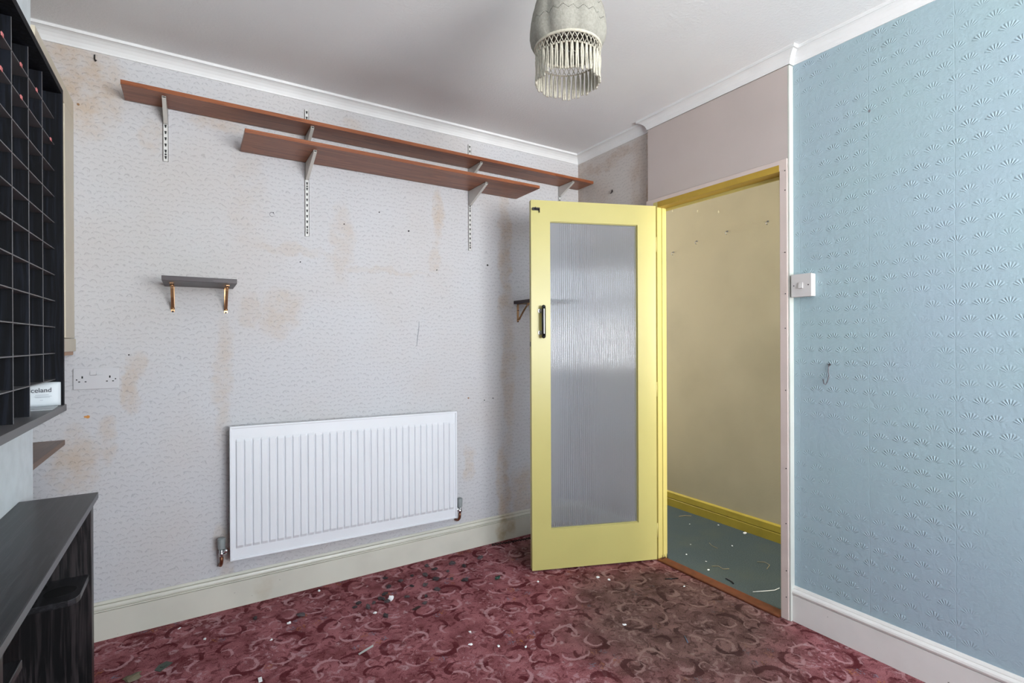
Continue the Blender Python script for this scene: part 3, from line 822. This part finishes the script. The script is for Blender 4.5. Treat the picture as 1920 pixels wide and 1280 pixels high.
# ------------------------------------------------------------------ alcove on the left: cream cupboard frame, brown shelf
t = thing('cupboard_front', 'cream painted cupboard frame in the alcove beside the black rack', 'cupboard', (0, 0, 0))
MB().box(-2.665, -2.620, -.165, -.0005, 1.238, 2.120).build('post', M_CREAM, t, bevel=.002)
MB().box(-2.665, -2.6200, -.5855, -.0005, 2.120, 2.190).build('rail', M_CREAM, t, bevel=.002)
MB().box(-2.665, -2.6160, -.5855, -.0005, 1.186, 1.236).build('sill', M_CREAM, t, bevel=.002)
MB().box(-2.650, -2.625, -.5855, -.172, 1.238, 2.118).build('door_panel', M_GREENISH, t, bevel=.002)
MB().box(-2.979, -2.6655, -.5855, -.0005, 1.188, 1.206).build('bottom_board', M_CREAM, t)
MB().box(-2.979, -2.6655, -.5855, -.0005, 2.150, 2.168).build('top_board', M_CREAM, t)
MB().box(-2.67, -2.6215, -.20, -.02, 1.172, 1.1855).build('raw_batten', wood('raw_batten_wood', rgb(120, 78, 44), rgb(176, 128, 84), 1), t)
tag(MB().box(-2.93, -2.651, -.5855, -.0005, .8120, .8320).build('alcove_shelf', M_BROWNSH, bevel=.001), 'brown wooden shelf set low in the alcove above the black cabinet', 'shelf')

# ------------------------------------------------------------------ black pigeonhole rack
rk = thing('pigeonhole_rack', 'black ash wall rack of many small pigeonholes on the pale left wall', 'rack', (XL+.0005, -.863, 1.052))
RW, RH, NC = .125, .070, 8
XF = .1005     # shelf fronts from the wall
bk = MB().box(0, .006, -RW*NC, 0, 0, RH*12).build('back_panel', M_RACK, rk)
MB().box(0, .1165, 0, .015, -.016, RH*12+.016).build('side_panel', [M_RACK, M_RACKEDGE], rk)
MB().box(0, .1165, -RW*NC-.015, -RW*NC, -.016, RH*12+.016).build('side_panel', M_RACK, rk)
MB().box(0, .1165, -RW*NC, 0, RH*12, RH*12+.016).build('top_panel', M_RACK, rk)
MB().box(0, .1200, -RW*NC-.018, .019, -.0175, 0).build('bottom_panel', M_RACKEDGE, rk, bevel=.001)
proto = MB().box(.006, XF, -RW*NC+.0005, -.0005, -.0012, .0012)
proto = proto.build('shelf_slat', M_RACKEDGE, rk); proto.location = (0, 0, RH)
for k in range(2, 12):
    c = proto.copy(); COL.objects.link(c); c.parent = rk; c.location = (0, 0, RH*k)
proto = MB().box(.006, XF-.001, -.0012, .0012, RH, RH*12-.0005).build('divider', M_RACK, rk); proto.location = (0, -RW, 0)
proto.name = 'divider'
tall = MB().box(.006, XF-.001, -.0012, .0012, .0005, RH*12-.0005).build('divider', M_RACK, rk); tall.location = (0, -RW*2, 0)
for k in range(3, NC):
    c = tall.copy(); COL.objects.link(c); c.parent = rk; c.location = (0, -RW*k, 0)
for k in range(1, NC):
    MB().box(XF-.001, XF-.0002, -RW*k-.0012, -RW*k+.0012, RH if k == 1 else .0005, RH*12-.0005).build('divider_edge', M_RACKEDGE, rk)
for (y, z) in ((-.439, .770), (-.311, .770), (-.182, .770), (-.447, .700), (-.311, .700), (-.042, .700)):
    MB().box(XF, XF+.0015, y-.006, y+.006, z-.004, z+.004).build('sticker', M_REDDOT, rk)
# packet with printed name, and slip under it, in the bottom right pigeonhole
pk = thing('paper_packet', 'white printed packet in the lowest pigeonhole at the right end of the black rack', 'packet', (-2.5155, -.8790, 1.0535), 0)
pdir = Vector((-.1035, -.020, 0)); L = pdir.length
pk.rotation_euler = (0, 0, math.atan2(pdir.y, pdir.x))
# local x runs from right end towards the left; local +y is away from wall? computed: front faces +X world
bm = bmesh.new(); nx, nz = 14, 8
ys = 1 if (Matrix.Rotation(pk.rotation_euler.z, 3, 'Z') @ Vector((0, 1, 0))).y < 0 else -1
def pill(i, j, sgn):
    u, v_ = i/nx, j/nz
    th = .0035*(max(0, 1-(2*u-1)**6))*(max(0, 1-(2*v_-1)**6)) + .0006
    return Vector((u*L, ys*sgn*th + ys*.001*math.sin(u*9+v_*3), v_*.0615 + .0012*math.sin(u*7)*v_))
gf = [[bm.verts.new(pill(i, j, 1)) for j in range(nz+1)] for i in range(nx+1)]
gb = [[bm.verts.new(pill(i, j, -1)) for j in range(nz+1)] for i in range(nx+1)]
for i in range(nx):
    for j in range(nz):
        for g_ in (gf, gb):
            f = bm.faces.new((g_[i][j], g_[i+1][j], g_[i+1][j+1], g_[i][j+1])); f.smooth = True
for j in range(nz):
    for i_ in (0, nx): bm.faces.new((gf[i_][j], gf[i_][j+1], gb[i_][j+1], gb[i_][j]))
for i in range(nx):
    for j_ in (0, nz): bm.faces.new((gf[i][j_], gf[i+1][j_], gb[i+1][j_], gb[i][j_]))
mm = MB(); mm.bm.free(); mm.bm = bm
mm.build('packet_body', M_PAPER, pk)
trot = (PI/2, 0, PI)
lw = text_mesh('iceland', .0172, M_INK, 'lettering', pk, (.0620, ys*.0066, .0370), trot, .0003, 1.02); lw.scale = (.90, 1, 1)
# the small print is too fine to read: thin grey rules stand where its lines run
for (xa, xb, zz) in ((.050, .024, .0300), (.052, .018, .0262), (.050, .022, .0236), (.041, .035, .0165)):
    MB().box(xb, xa, ys*.0064 if ys > 0 else -.0067, ys*.0067 if ys > 0 else -.0064, zz-.0005, zz+.0005).build('small_print', M_INK2, pk)
sl = MB().obox((-2.520, -.885, 1.0522), (-.090, 0, .0), (.005, -.095, 0), (0, 0, .0008))
tag(sl.build('paper_slip', M_PAPER), 'thin white paper slip lying under the printed packet in the rack', 'paper')

# ------------------------------------------------------------------ black ash cabinet
CX0, CX1, CY1, CY0, CZ = XL+.0005, -2.457, -.737, -2.02, .776
cb = thing('bar_cabinet', 'long black ash cabinet under the rack along the left wall', 'cabinet', (0, 0, 0))
MB().box(CX0, CX1, CY0, CY1, CZ-.018, CZ).build('top_board', M_ASH_Y, cb, bevel=.001)
MB().box(CX1+.0001, CX1+.0011, CY0, CY1, CZ-.0175, CZ-.0008).build('edge_strip', M_EDGE, cb)
MB().box(CX0, CX1-.010, CY1-.042, CY1-.006, 0.002, CZ-.0185).build('side_panel', M_ASH_Z, cb, bevel=.002)
MB().box(CX0, CX1-.010, CY0+.006, CY0+.030, 0.002, CZ-.0185).build('side_panel', M_ASH_Z, cb, bevel=.002)
MB().box(CX0, CX1-.012, -1.590, -1.574, .06, CZ-.0185).build('divider', M_ASH_Z, cb, bevel=.001)
MB().box(CX0, CX0+.006, CY0+.031, CY1-.043, .06, CZ-.0185).build('back_panel', M_ASH_Z, cb)
MB().box(CX0, CX1-.012, CY0+.031, CY1-.043, .045, .06).build('bottom_board', M_ASH_Y, cb)
# glass holder shelves with round hollows
def holder(y1, y0, z, holes):
    w = MB(); xf = -2.472
    w.prism([(CX0+.006, y1, z), (xf, y1, z), (xf, y0+.030, z), (xf-.006, y0+.010, z), (xf-.02, y0, z), (CX0+.006, y0, z)], (0, 0, -.016))
    hs = w.build('holder_shelf', M_ASH_Y, cb, bevel=.0015)
    q = MB()
    for (hx, hy, r_) in holes: q.cyl((hx, hy, z-.0005), (hx, hy, z+.0004), r_, n=32)
    q.build('round_hollow', M_HOLE, hs)
holder(-.7795, -.945, .552, [(-2.520, -.872, .034), (-2.588, -.822, .033), (-2.590, -.905, .030)])
holder(-1.455, -1.5735, .664, [(-2.583, -1.51, .030)])

# ------------------------------------------------------------------ pendant lampshade
px, py = -1.211, -1.411
pl = thing('pendant_lamp', 'cream lace pendant lampshade with a tasselled fringe hanging from the ceiling', 'pendant lamp', (px, py, 2.0))
zc0 = ZC-2.0
MB().lathe((0, 0, 0), [(.0, zc0-.022), (.030, zc0-.020), (.044, zc0-.006), (.046, zc0-.0003), (0, zc0-.0003)], 24).build('ceiling_rose', M_WHITEPL, pl)
MB().cyl((0, 0, .30), (0, 0, zc0-.02), .0032, n=10).build('cord', M_WHITEPL, pl)
MB().cyl((0, 0, .255), (0, 0, .31), .019, .016, n=20).build('lamp_holder', M_WHITEPL, pl)
dome = [(.1010, .138), (.1085, .146), (.1150, .160), (.1185, .178), (.1180, .200), (.1150, .225), (.1090, .255), (.1000, .285), (.0850, .315), (.060, .335), (.030, .345)]
# panelled dome: eight ribs, fabric drawn in slightly at each rib
NP_ = 8; per = 8; bm = bmesh.new(); rings = []
for (r, z) in dome:
    ring = []
    for k in range(NP_*per):
        a = 2*PI*k/(NP_*per) + .35; ph = (k % per)/per
        rr = r*(1.0 - .085*abs(2*ph-1)**2.2 + .025)
        ring.append(bm.verts.new((rr*math.cos(a), rr*math.sin(a), z)))
    rings.append(ring)
nn_ = NP_*per
for A, B in zip(rings, rings[1:]):
    for k in range(nn_):
        f = bm.faces.new((A[k], A[(k+1) % nn_], B[(k+1) % nn_], B[k])); f.smooth = True
mm = MB(); mm.bm.free(); mm.bm = bm
mm.build('shade', M_LACE, pl)
w = MB()
def torus(m_, r, z, t_, n=64):
    m_.tube([(r*math.cos(2*PI*i/n), r*math.sin(2*PI*i/n), z) for i in range(n+1)], t_, 8)
torus(w, .1020, .138, .0045); w.build('trim_braid', M_THREAD, pl)
w = MB(); torus(w, .0325, .344, .003); w.build('trim_braid', M_THREAD, pl)
w = MB(); torus(w, .0985, .106, .0012); torus(w, .0985, .138, .0014)
for k in range(4):
    a = PI/4 + k*PI/2; w.cyl((.0985*math.cos(a), .0985*math.sin(a), .138), (.02*math.cos(a), .02*math.sin(a), .268), .0013, n=6)
torus(w, .0215, .268, .0015, 24)
w.build('wire_ring', M_WIRE, pl)
NS = 40
lt = MB()
for k in range(NS):
    for sg in (-1, 1):
        pts = []
        for i in range(7):
            u = i/6; a = 2*PI*(k + sg*u*1.0)/NS
            rr = .1005 + (.0015*sg)*math.sin(u*PI)
            pts.append((rr*math.cos(a), rr*math.sin(a), .136-.032*u))
        lt.tube(pts, .0013, 5)
lt.build('lattice', M_THREAD, pl)
def tassel(a, L, tw):
    c_, s_ = math.cos(a), math.sin(a)
    w = MB(); R_ = .0998
    for off in (-.0026, .0026):
        pts, rad_ = [], []
        for i in range(9):
            u = i/8
            o_ = off*(math.sin(min(1, u*3+.05)*PI/2))*(1+.25*math.sin(u*6+tw))
            rr = R_ + .0012*math.sin(u*4+tw)
            pts.append((rr*c_ - o_*s_, rr*s_ + o_*c_, .108-L*u)); rad_.append(.0030+.0005*math.sin(u*5+tw*2)-.0004*u)
        w.tube(pts, rad_, 6)
    return w.build('tassel', M_THREAD, pl)
for k in range(NS):
    a = 2*PI*(k+.5)/NS
    tassel(a, .078+random.uniform(-.004, .006), random.uniform(0, 6))

# ------------------------------------------------------------------ hooks, nails, wall plugs
def cup_hook(name, loc, nrm, label, cat, group, sc_=1.0, mat=M_STEEL, drop=.030):
    """screw hook: nrm 'y' sticks out of the wallpapered wall, 'x' out of the door wall"""
    t = thing(name, label, cat, loc, 0 if nrm == 'y' else -PI/2, group)
    w = MB()
    w.cyl((0, -.0003, 0), (0, -.003*sc_, 0), .0050*sc_, n=12)
    pts = [(0, 0, 0), (0, -.010*sc_, 0)]
    for i in range(1, 9):
        a = PI/2 - i*PI*1.15/8
        pts.append((0, (-.010-.009*math.cos(a))*sc_, (-.009+.009*math.sin(a))*sc_))
    w.tube(pts, .0014*sc_, 8)
    w.build('hook', mat, t)
    return t
hall_hooks = [(-.156, 1.864, 'steel cup hook on the cream hall wall, lowest and leftmost of the silvery row'),
    (-.361, 1.911, 'steel cup hook on the cream hall wall, second from the left in the silvery row'),
    (-.599, 1.935, 'steel cup hook on the cream hall wall, third from the left in the silvery row'),
    (-.878, 1.945, 'steel cup hook on the cream hall wall, highest and rightmost of the silvery row')]
for (y, z, lab) in hall_hooks:
    h = cup_hook('cup_hook', (.7697, y, z), 'x', lab, 'hook', 'silvery hooks on the hall wall', 1.15, M_STEEL)
for (y, z, lab) in [(-.148, 2.171, 'cream filled screw hole near the door top on the hall wall, left of three'),
    (-.366, 2.119, 'cream filled screw hole on the hall wall, middle of the three near the door top'),
    (-.532, 2.079, 'cream filled screw hole on the hall wall, right of the three near the door top')]:
    tag(MB().ball((.7690, y, z), .007, 2, (.35, .8, 1.3)).build('wall_plug', plain('cream_filler', rgb(214, 206, 176), .6)), lab, 'wall plug', 'filled holes on the hall wall')
# thin wire hook on blue wall
w = MB()
w.cyl((-.0003, 0, 0), (-.004, 0, 0), .0042, n=12)
w.tube([(-.003, 0, 0), (-.008, .001, -.010), (-.006, .003, -.030), (-.006, .000, -.046), (-.010, .001, -.056), (-.012, .006, -.074), (-.014, .010, -.082), (-.018, .015, -.078), (-.019, .017, -.060)], .0021, 8)
tag(w.build('wire_hook', plain('tarnished_wire', (0.12, 0.11, 0.12, 1), .4, .6), origin=None), 'thin steel wire hook hanging on the blue wall', 'hook').location = (0, -1.602, 1.117)
w = MB(); w.tube([(0, 0, .012), (0, -.005, .008), (0, -.006, -.006), (.003, -.008, -.016), (.007, -.012, -.014)], .0024, 8)
tag(w.build('picture_hook', M_DARK), 'dark bent hook under the coving near the left corner', 'hook').location = (-2.552, -.0005, 2.388)
w = MB(); w.tube([(0, 0, .012), (-.004, -.001, .008), (-.006, -.001, -.004), (-.012, .003, -.010)], .0028, 8).box(-.002, 0, -.004, .004, -.002, .014)
tag(w.build('screw_hook', M_DARK), 'black screw hook on the narrow wallpapered wall above the door', 'hook').location = (-.0003, -.330, 2.145)

nails = [(-1.893, 1.831, 'white', 'ring shaped screw hole mark, left of the second slotted upright'),
    (-1.555, 1.825, 'nail', 'nail head between the two long slotted uprights, leftmost'),
    (-1.371, 1.910, 'nail', 'bent nail high between the two long slotted uprights'),
    (-1.207, 1.828, 'screw', 'dark screw head between the two long slotted uprights, rightmost'),
    (-.708, 1.678, 'hole', 'round black hole in the wallpaper left of the yellow door'),
    (-1.040, 1.625, 'nail', 'small nail head below the right end of the lower teak shelf'),
    (-1.767, 1.613, 'nail', 'small nail head below the foot of the second upright'),
    (-.842, .884, 'plug', 'tan wall plug above the radiator right end, leftmost of a row'),
    (-.735, .864, 'nail', 'small dark nail just right of the tan plug near the radiator'),
    (-.675, .873, 'nail', 'small dark nail nearest the door, right of the radiator'),
    (-2.605, 2.184, 'plug', 'tan wall plug beside the top of the cream cupboard frame'),
    (-2.445, 1.168, 'nail', 'small nail head above the right end of the double socket'),
    (-2.580, .918, 'orange', 'orange wall plug below the double socket')]
for (x, z, kind, lab) in nails:
    w = MB()
    if kind == 'white':
        w.tube([(x+.010*math.cos(i*PI/6), -.0004, z+.010*math.sin(i*PI/6)) for i in range(11)], .0008, 6); w.ball((x+.006, -.001, z+.009), .0025, 1)
        o = w.build('screw_mark', M_DARK)
    elif kind == 'hole':
        o = w.cyl((x, -.0008, z), (x, .004, z), .0055, n=14).build('wall_hole', M_HOLE)
    elif kind in ('plug', 'orange'):
        w.cyl((x, -.003, z), (x, .006, z), .0045 if kind == 'plug' else .0065, n=10)
        w.box(x-.012 if kind == 'orange' else x-.004, x+.002, -.0012, .0, z-.003, z+.004)
        o = w.build('wall_plug', plain('plug_'+kind, rgb(196, 134, 62) if kind == 'orange' else rgb(140, 104, 70), .6))
    else:
        r_ = .0045 if kind == 'screw' else .0030
        w.cyl((x, -.003, z), (x, .004, z), r_, n=10).cyl((x, -.0035, z), (x, -.003, z), r_, r_*.6, n=10)
        o = w.build('nail' if kind == 'nail' else 'screw', M_DARK)
    tag(o, lab, {'white': 'screw mark', 'hole': 'hole', 'plug': 'wall plug', 'orange': 'wall plug', 'nail': 'nail', 'screw': 'screw'}[kind])
w = MB().cyl((-.0006, -1.749, 2.102), (.002, -1.749, 2.102), .005, n=12)
tag(w.build('wall_hole', M_STEEL), 'small grey filled hole high on the blue wall', 'hole')
# pencil scrape on wallpaper
w = MB(); w.tube([(-1.147, -.0006, 1.330), (-1.150, -.0006, 1.29), (-1.158, -.0006, 1.235), (-1.162, -.0006, 1.195), (-1.170, -.0006, 1.194)], [.0012, .0022, .0022, .0016, .001], 6)
tag(w.build('wallpaper_tear', plain('grey_scrape', rgb(150, 152, 156), .8)), 'thin grey torn strip in the wallpaper, right of the middle of the wall', 'tear')
# cracked lifted caulk at the coving step
w = MB(); w.tube([(-.045, -.628, 2.452), (-.040, -.640, 2.440), (-.034, -.650, 2.432), (-.030, -.650, 2.41)], .0022, 6)
tag(w.build('coving_crack', M_STEEL), 'grey crack in the coving where it steps over the doorway', 'crack')

# ------------------------------------------------------------------ bits on the carpets
def scrap(name, loc, r, mat, label, cat, group=None, flat=.35, seed=0, stretch=(1, 1), rot=0.0):
    rnd = random.Random(seed)
    bm = bmesh.new(); bmesh.ops.create_icosphere(bm, subdivisions=2, radius=r)
    for v_ in bm.verts:
        k = 1+rnd.uniform(-.38, .38); v_.co = Vector((v_.co.x*k*stretch[0], v_.co.y*k*stretch[1], v_.co.z*flat*k))
    zmin = min(v_.co.z for v_ in bm.verts)
    for v_ in bm.verts: v_.co.z -= zmin
    mm = MB(); mm.bm.free(); mm.bm = bm
    o = mm.build(name, mat); o.location = (loc[0], loc[1], 0.0005); o.rotation_euler = (0, 0, rot)
    return tag(o, label, cat, group)
M_LEAF = plain('grey_crumbs', rgb(72, 62, 64), .8)
M_LEAF2 = plain('soot_dark', rgb(52, 44, 46), .85)
fluff = [(-1.595,-.322), (-1.544,-.355), (-1.57,-.300), (-1.510,-.330), (-1.470,-.315), (-1.452,-.352), (-1.99,-.18), (-1.815,-.262), (-1.40,-.22), (-1.33,-.19), (-1.26,-.165),
    (-1.20,-.20), (-1.13,-.16), (-1.08,-.22), (-1.17,-.27), (-1.24,-.30), (-1.30,-.27), (-1.02,-.15), (-.98,-.21), (-1.36,-.36), (-1.28,-.40), (-1.21,-.37), (-1.44,-.28),
    (-1.10,-.31), (-1.05,-.36), (-1.15,-.10), (-1.385,-.12), (-.86,-.17), (-1.50,-.47), (-1.31,-.46)]
for i, (x, y) in enumerate(fluff):
    scrap('soot_crumb', (x, y), .008+.007*((i*37) % 10)/10, M_LEAF if i % 2 else M_LEAF2, 'dark grey soot crumb scattered on the red carpet below the radiator', 'debris', 'dark crumbs below the radiator', .5, i, (1.3, .9), i*1.3)
scrap('plaster_ball', (-1.433, -.347), .011, M_WHITE, 'small white ball among the dark crumbs on the red carpet', 'ball', flat=1.0, seed=3)
scrap('green_leaf', (-.899, -.429), .014, plain('dark_green', rgb(30, 66, 54), .5), 'small dark green scrap on the carpet left of the door foot', 'scrap', flat=.4, seed=5, stretch=(1.3, .7), rot=.5)
w = MB(); w.prism([(-.028, -.014, 0), (.026, -.020, 0), (.030, .010, 0), (.004, .020, 0), (-.024, .012, 0)], (0, 0, .002)).box(-.008, .012, -.008, .004, .002, .005)
o = tag(w.build('green_scrap', plain('dull_green', rgb(66, 74, 66), .7)), 'flat dull green scrap near the bottom left of the carpet', 'scrap'); o.location = (-2.318, -.356, .0008); o.rotation_euler = (0, 0, .9)
w = MB(); w.prism([(-.038, -.006, 0), (.030, -.004, 0), (.036, .006, 0), (.0, .006, 0), (-.036, .003, 0)], (0, 0, .0015))
o = tag(w.build('clear_wrapper', plain('pale_wrapper', rgb(176, 176, 172), .3)), 'crumpled pale wrapper strip on the red carpet in front of the radiator', 'wrapper'); o.location = (-1.640, -.665, .001); o.rotation_euler = (0, 0, .35)
w = MB(); w.cyl((-.035, 0, .003), (.035, .006, .003), .0028, n=8)
o = tag(w.build('black_stick', M_BLACK), 'short black stick on the brown worn carpet before the threshold', 'stick'); o.location = (-.155, -.915, 0); o.rotation_euler = (0, 0, -.55)
w = MB(); w.cyl((-.022, 0, .002), (.022, .003, .002), .0022, n=8)
o = tag(w.build('blue_peg', plain('dull_blue', rgb(92, 110, 130), .5)), 'short dull blue stick on the worn carpet before the doorway', 'stick'); o.location = (-.52, -1.30, .0005); o.rotation_euler = (0, 0, .9)
o = tag(MB().box(-.006, .006, -.012, .012, 0, .004).build('plaster_chip', M_WHITE), 'small white oblong chip low in the middle left of the red carpet', 'chip'); o.location = (-2.016, -.637, .0005)
scrap('brown_crumb', (-2.404, -.392), .018, plain('olive_brown', rgb(104, 96, 76), .8), 'olive brown lump on the carpet beside the black cabinet', 'debris', flat=.6, seed=11, stretch=(1.5, .9))
scrap('brown_crumb', (-1.36, -.485), .011, plain('dark_red_brown', rgb(44, 22, 18), .8), 'dark red brown lump right of the small white ball', 'debris', flat=.5, seed=12, stretch=(1.8, .7), rot=.3)
wb = [(-.165, -1.001), (-.745, -.570), (-.43, -.75), (-.46, -.70), (-2.27, -.09), (-1.70, -.07), (-1.53, -.42), (-1.95, -.39), (-1.24, -.78), (-1.28, -.86), (-1.10, -.99), (-1.19, -.93), (-.66, -1.09), (-1.87, -.30), (-2.18, -.24)]
for i, (x, y) in enumerate(wb):
    scrap('white_crumb', (x, y), .0042+.003*((i*53) % 10)/10, M_WHITE, 'tiny white crumb scattered on the red and brown carpet', 'debris', 'white crumbs on the patterned carpet', .6, 40+i, (1.3, .9), i)
hb = [(.561, -.456), (.290, -.678), (.168, -.877), (.152, -.759), (.477, -.826), (.705, -.570), (.09, -.95)]
scrap('plaster_lump', (.715, -.750), .009, M_WHITE, 'larger white plaster crumb against the yellow hall skirting', 'debris', None, .6, 90, (1.2, .9))
for i, (x, y) in enumerate(hb):
    scrap('plaster_crumb', (x, y), .0030+.0026*((i*31) % 10)/10, M_WHITE, 'tiny white plaster crumb on the grey green hall carpet', 'debris', 'white crumbs on the hall carpet', .6, 70+i, (1.3, .9), i)
def twig(pts, r, mat, label, name='twig'):
    return tag(MB().tube([(a, b, r+.0006) for a, b in pts], r, 6).build(name, mat), label, 'twig')
M_STRAW = plain('straw', rgb(150, 136, 104), .7)
twig([(.063, -1.115), (.078, -1.095), (.082, -1.06)], .0035, M_DARK, 'short dark twig on the hall carpet by the threshold')
twig([(.070, -1.215), (.135, -1.245), (.175, -1.262), (.215, -1.262)], .0016, M_WHITE, 'thin white straw on the hall carpet near the cream post')
twig([(.40, -1.03), (.43, -1.055), (.42, -1.09), (.36, -1.11)], .0015, M_STRAW, 'curled straw on the hall carpet, right side of the doorway')
twig([(.404, -.723), (.380, -.760), (.375, -.80)], .0014, M_STRAW, 'straight straw in the middle of the hall carpet')
twig([(.145, -.93), (.175, -.95), (.165, -.985), (.195, -1.0)], .0016, M_STRAW, 'bent straw on the hall carpet just past the threshold')
twig([(.62, -.32), (.67, -.33), (.70, -.36)], .0022, M_STRAW, 'pale straw on the hall carpet next to the door edge')
# frayed black carpet edge in the corner
w = MB(); pts = []
for i in range(40):
    u = i/39; pts.append((-.715+.33*u, -.052-.050*u+(.012 if i % 2 else -.006)+random.uniform(-.004, .004), .004+.002*(i % 2)))
w.tube(pts, .0032, 6)
tag(w.build('frayed_edging', plain('frayed_black', rgb(34, 24, 22), .9)), 'frayed black carpet edging along the skirting left of the door', 'carpet edging')
# tufts at foot of hinge jamb
w = MB()
for k in range(7): w.cyl((-.03+.008*k, -.738-.003*(k % 3), .0), (-.028+.008*k+random.uniform(-.004, .004), -.738, .020+.012*(k % 2)), .0028, .0008, n=6)
tag(w.build('carpet_tuft', M_DARK), 'dark torn carpet tufts at the foot of the yellow door jamb', 'tuft')
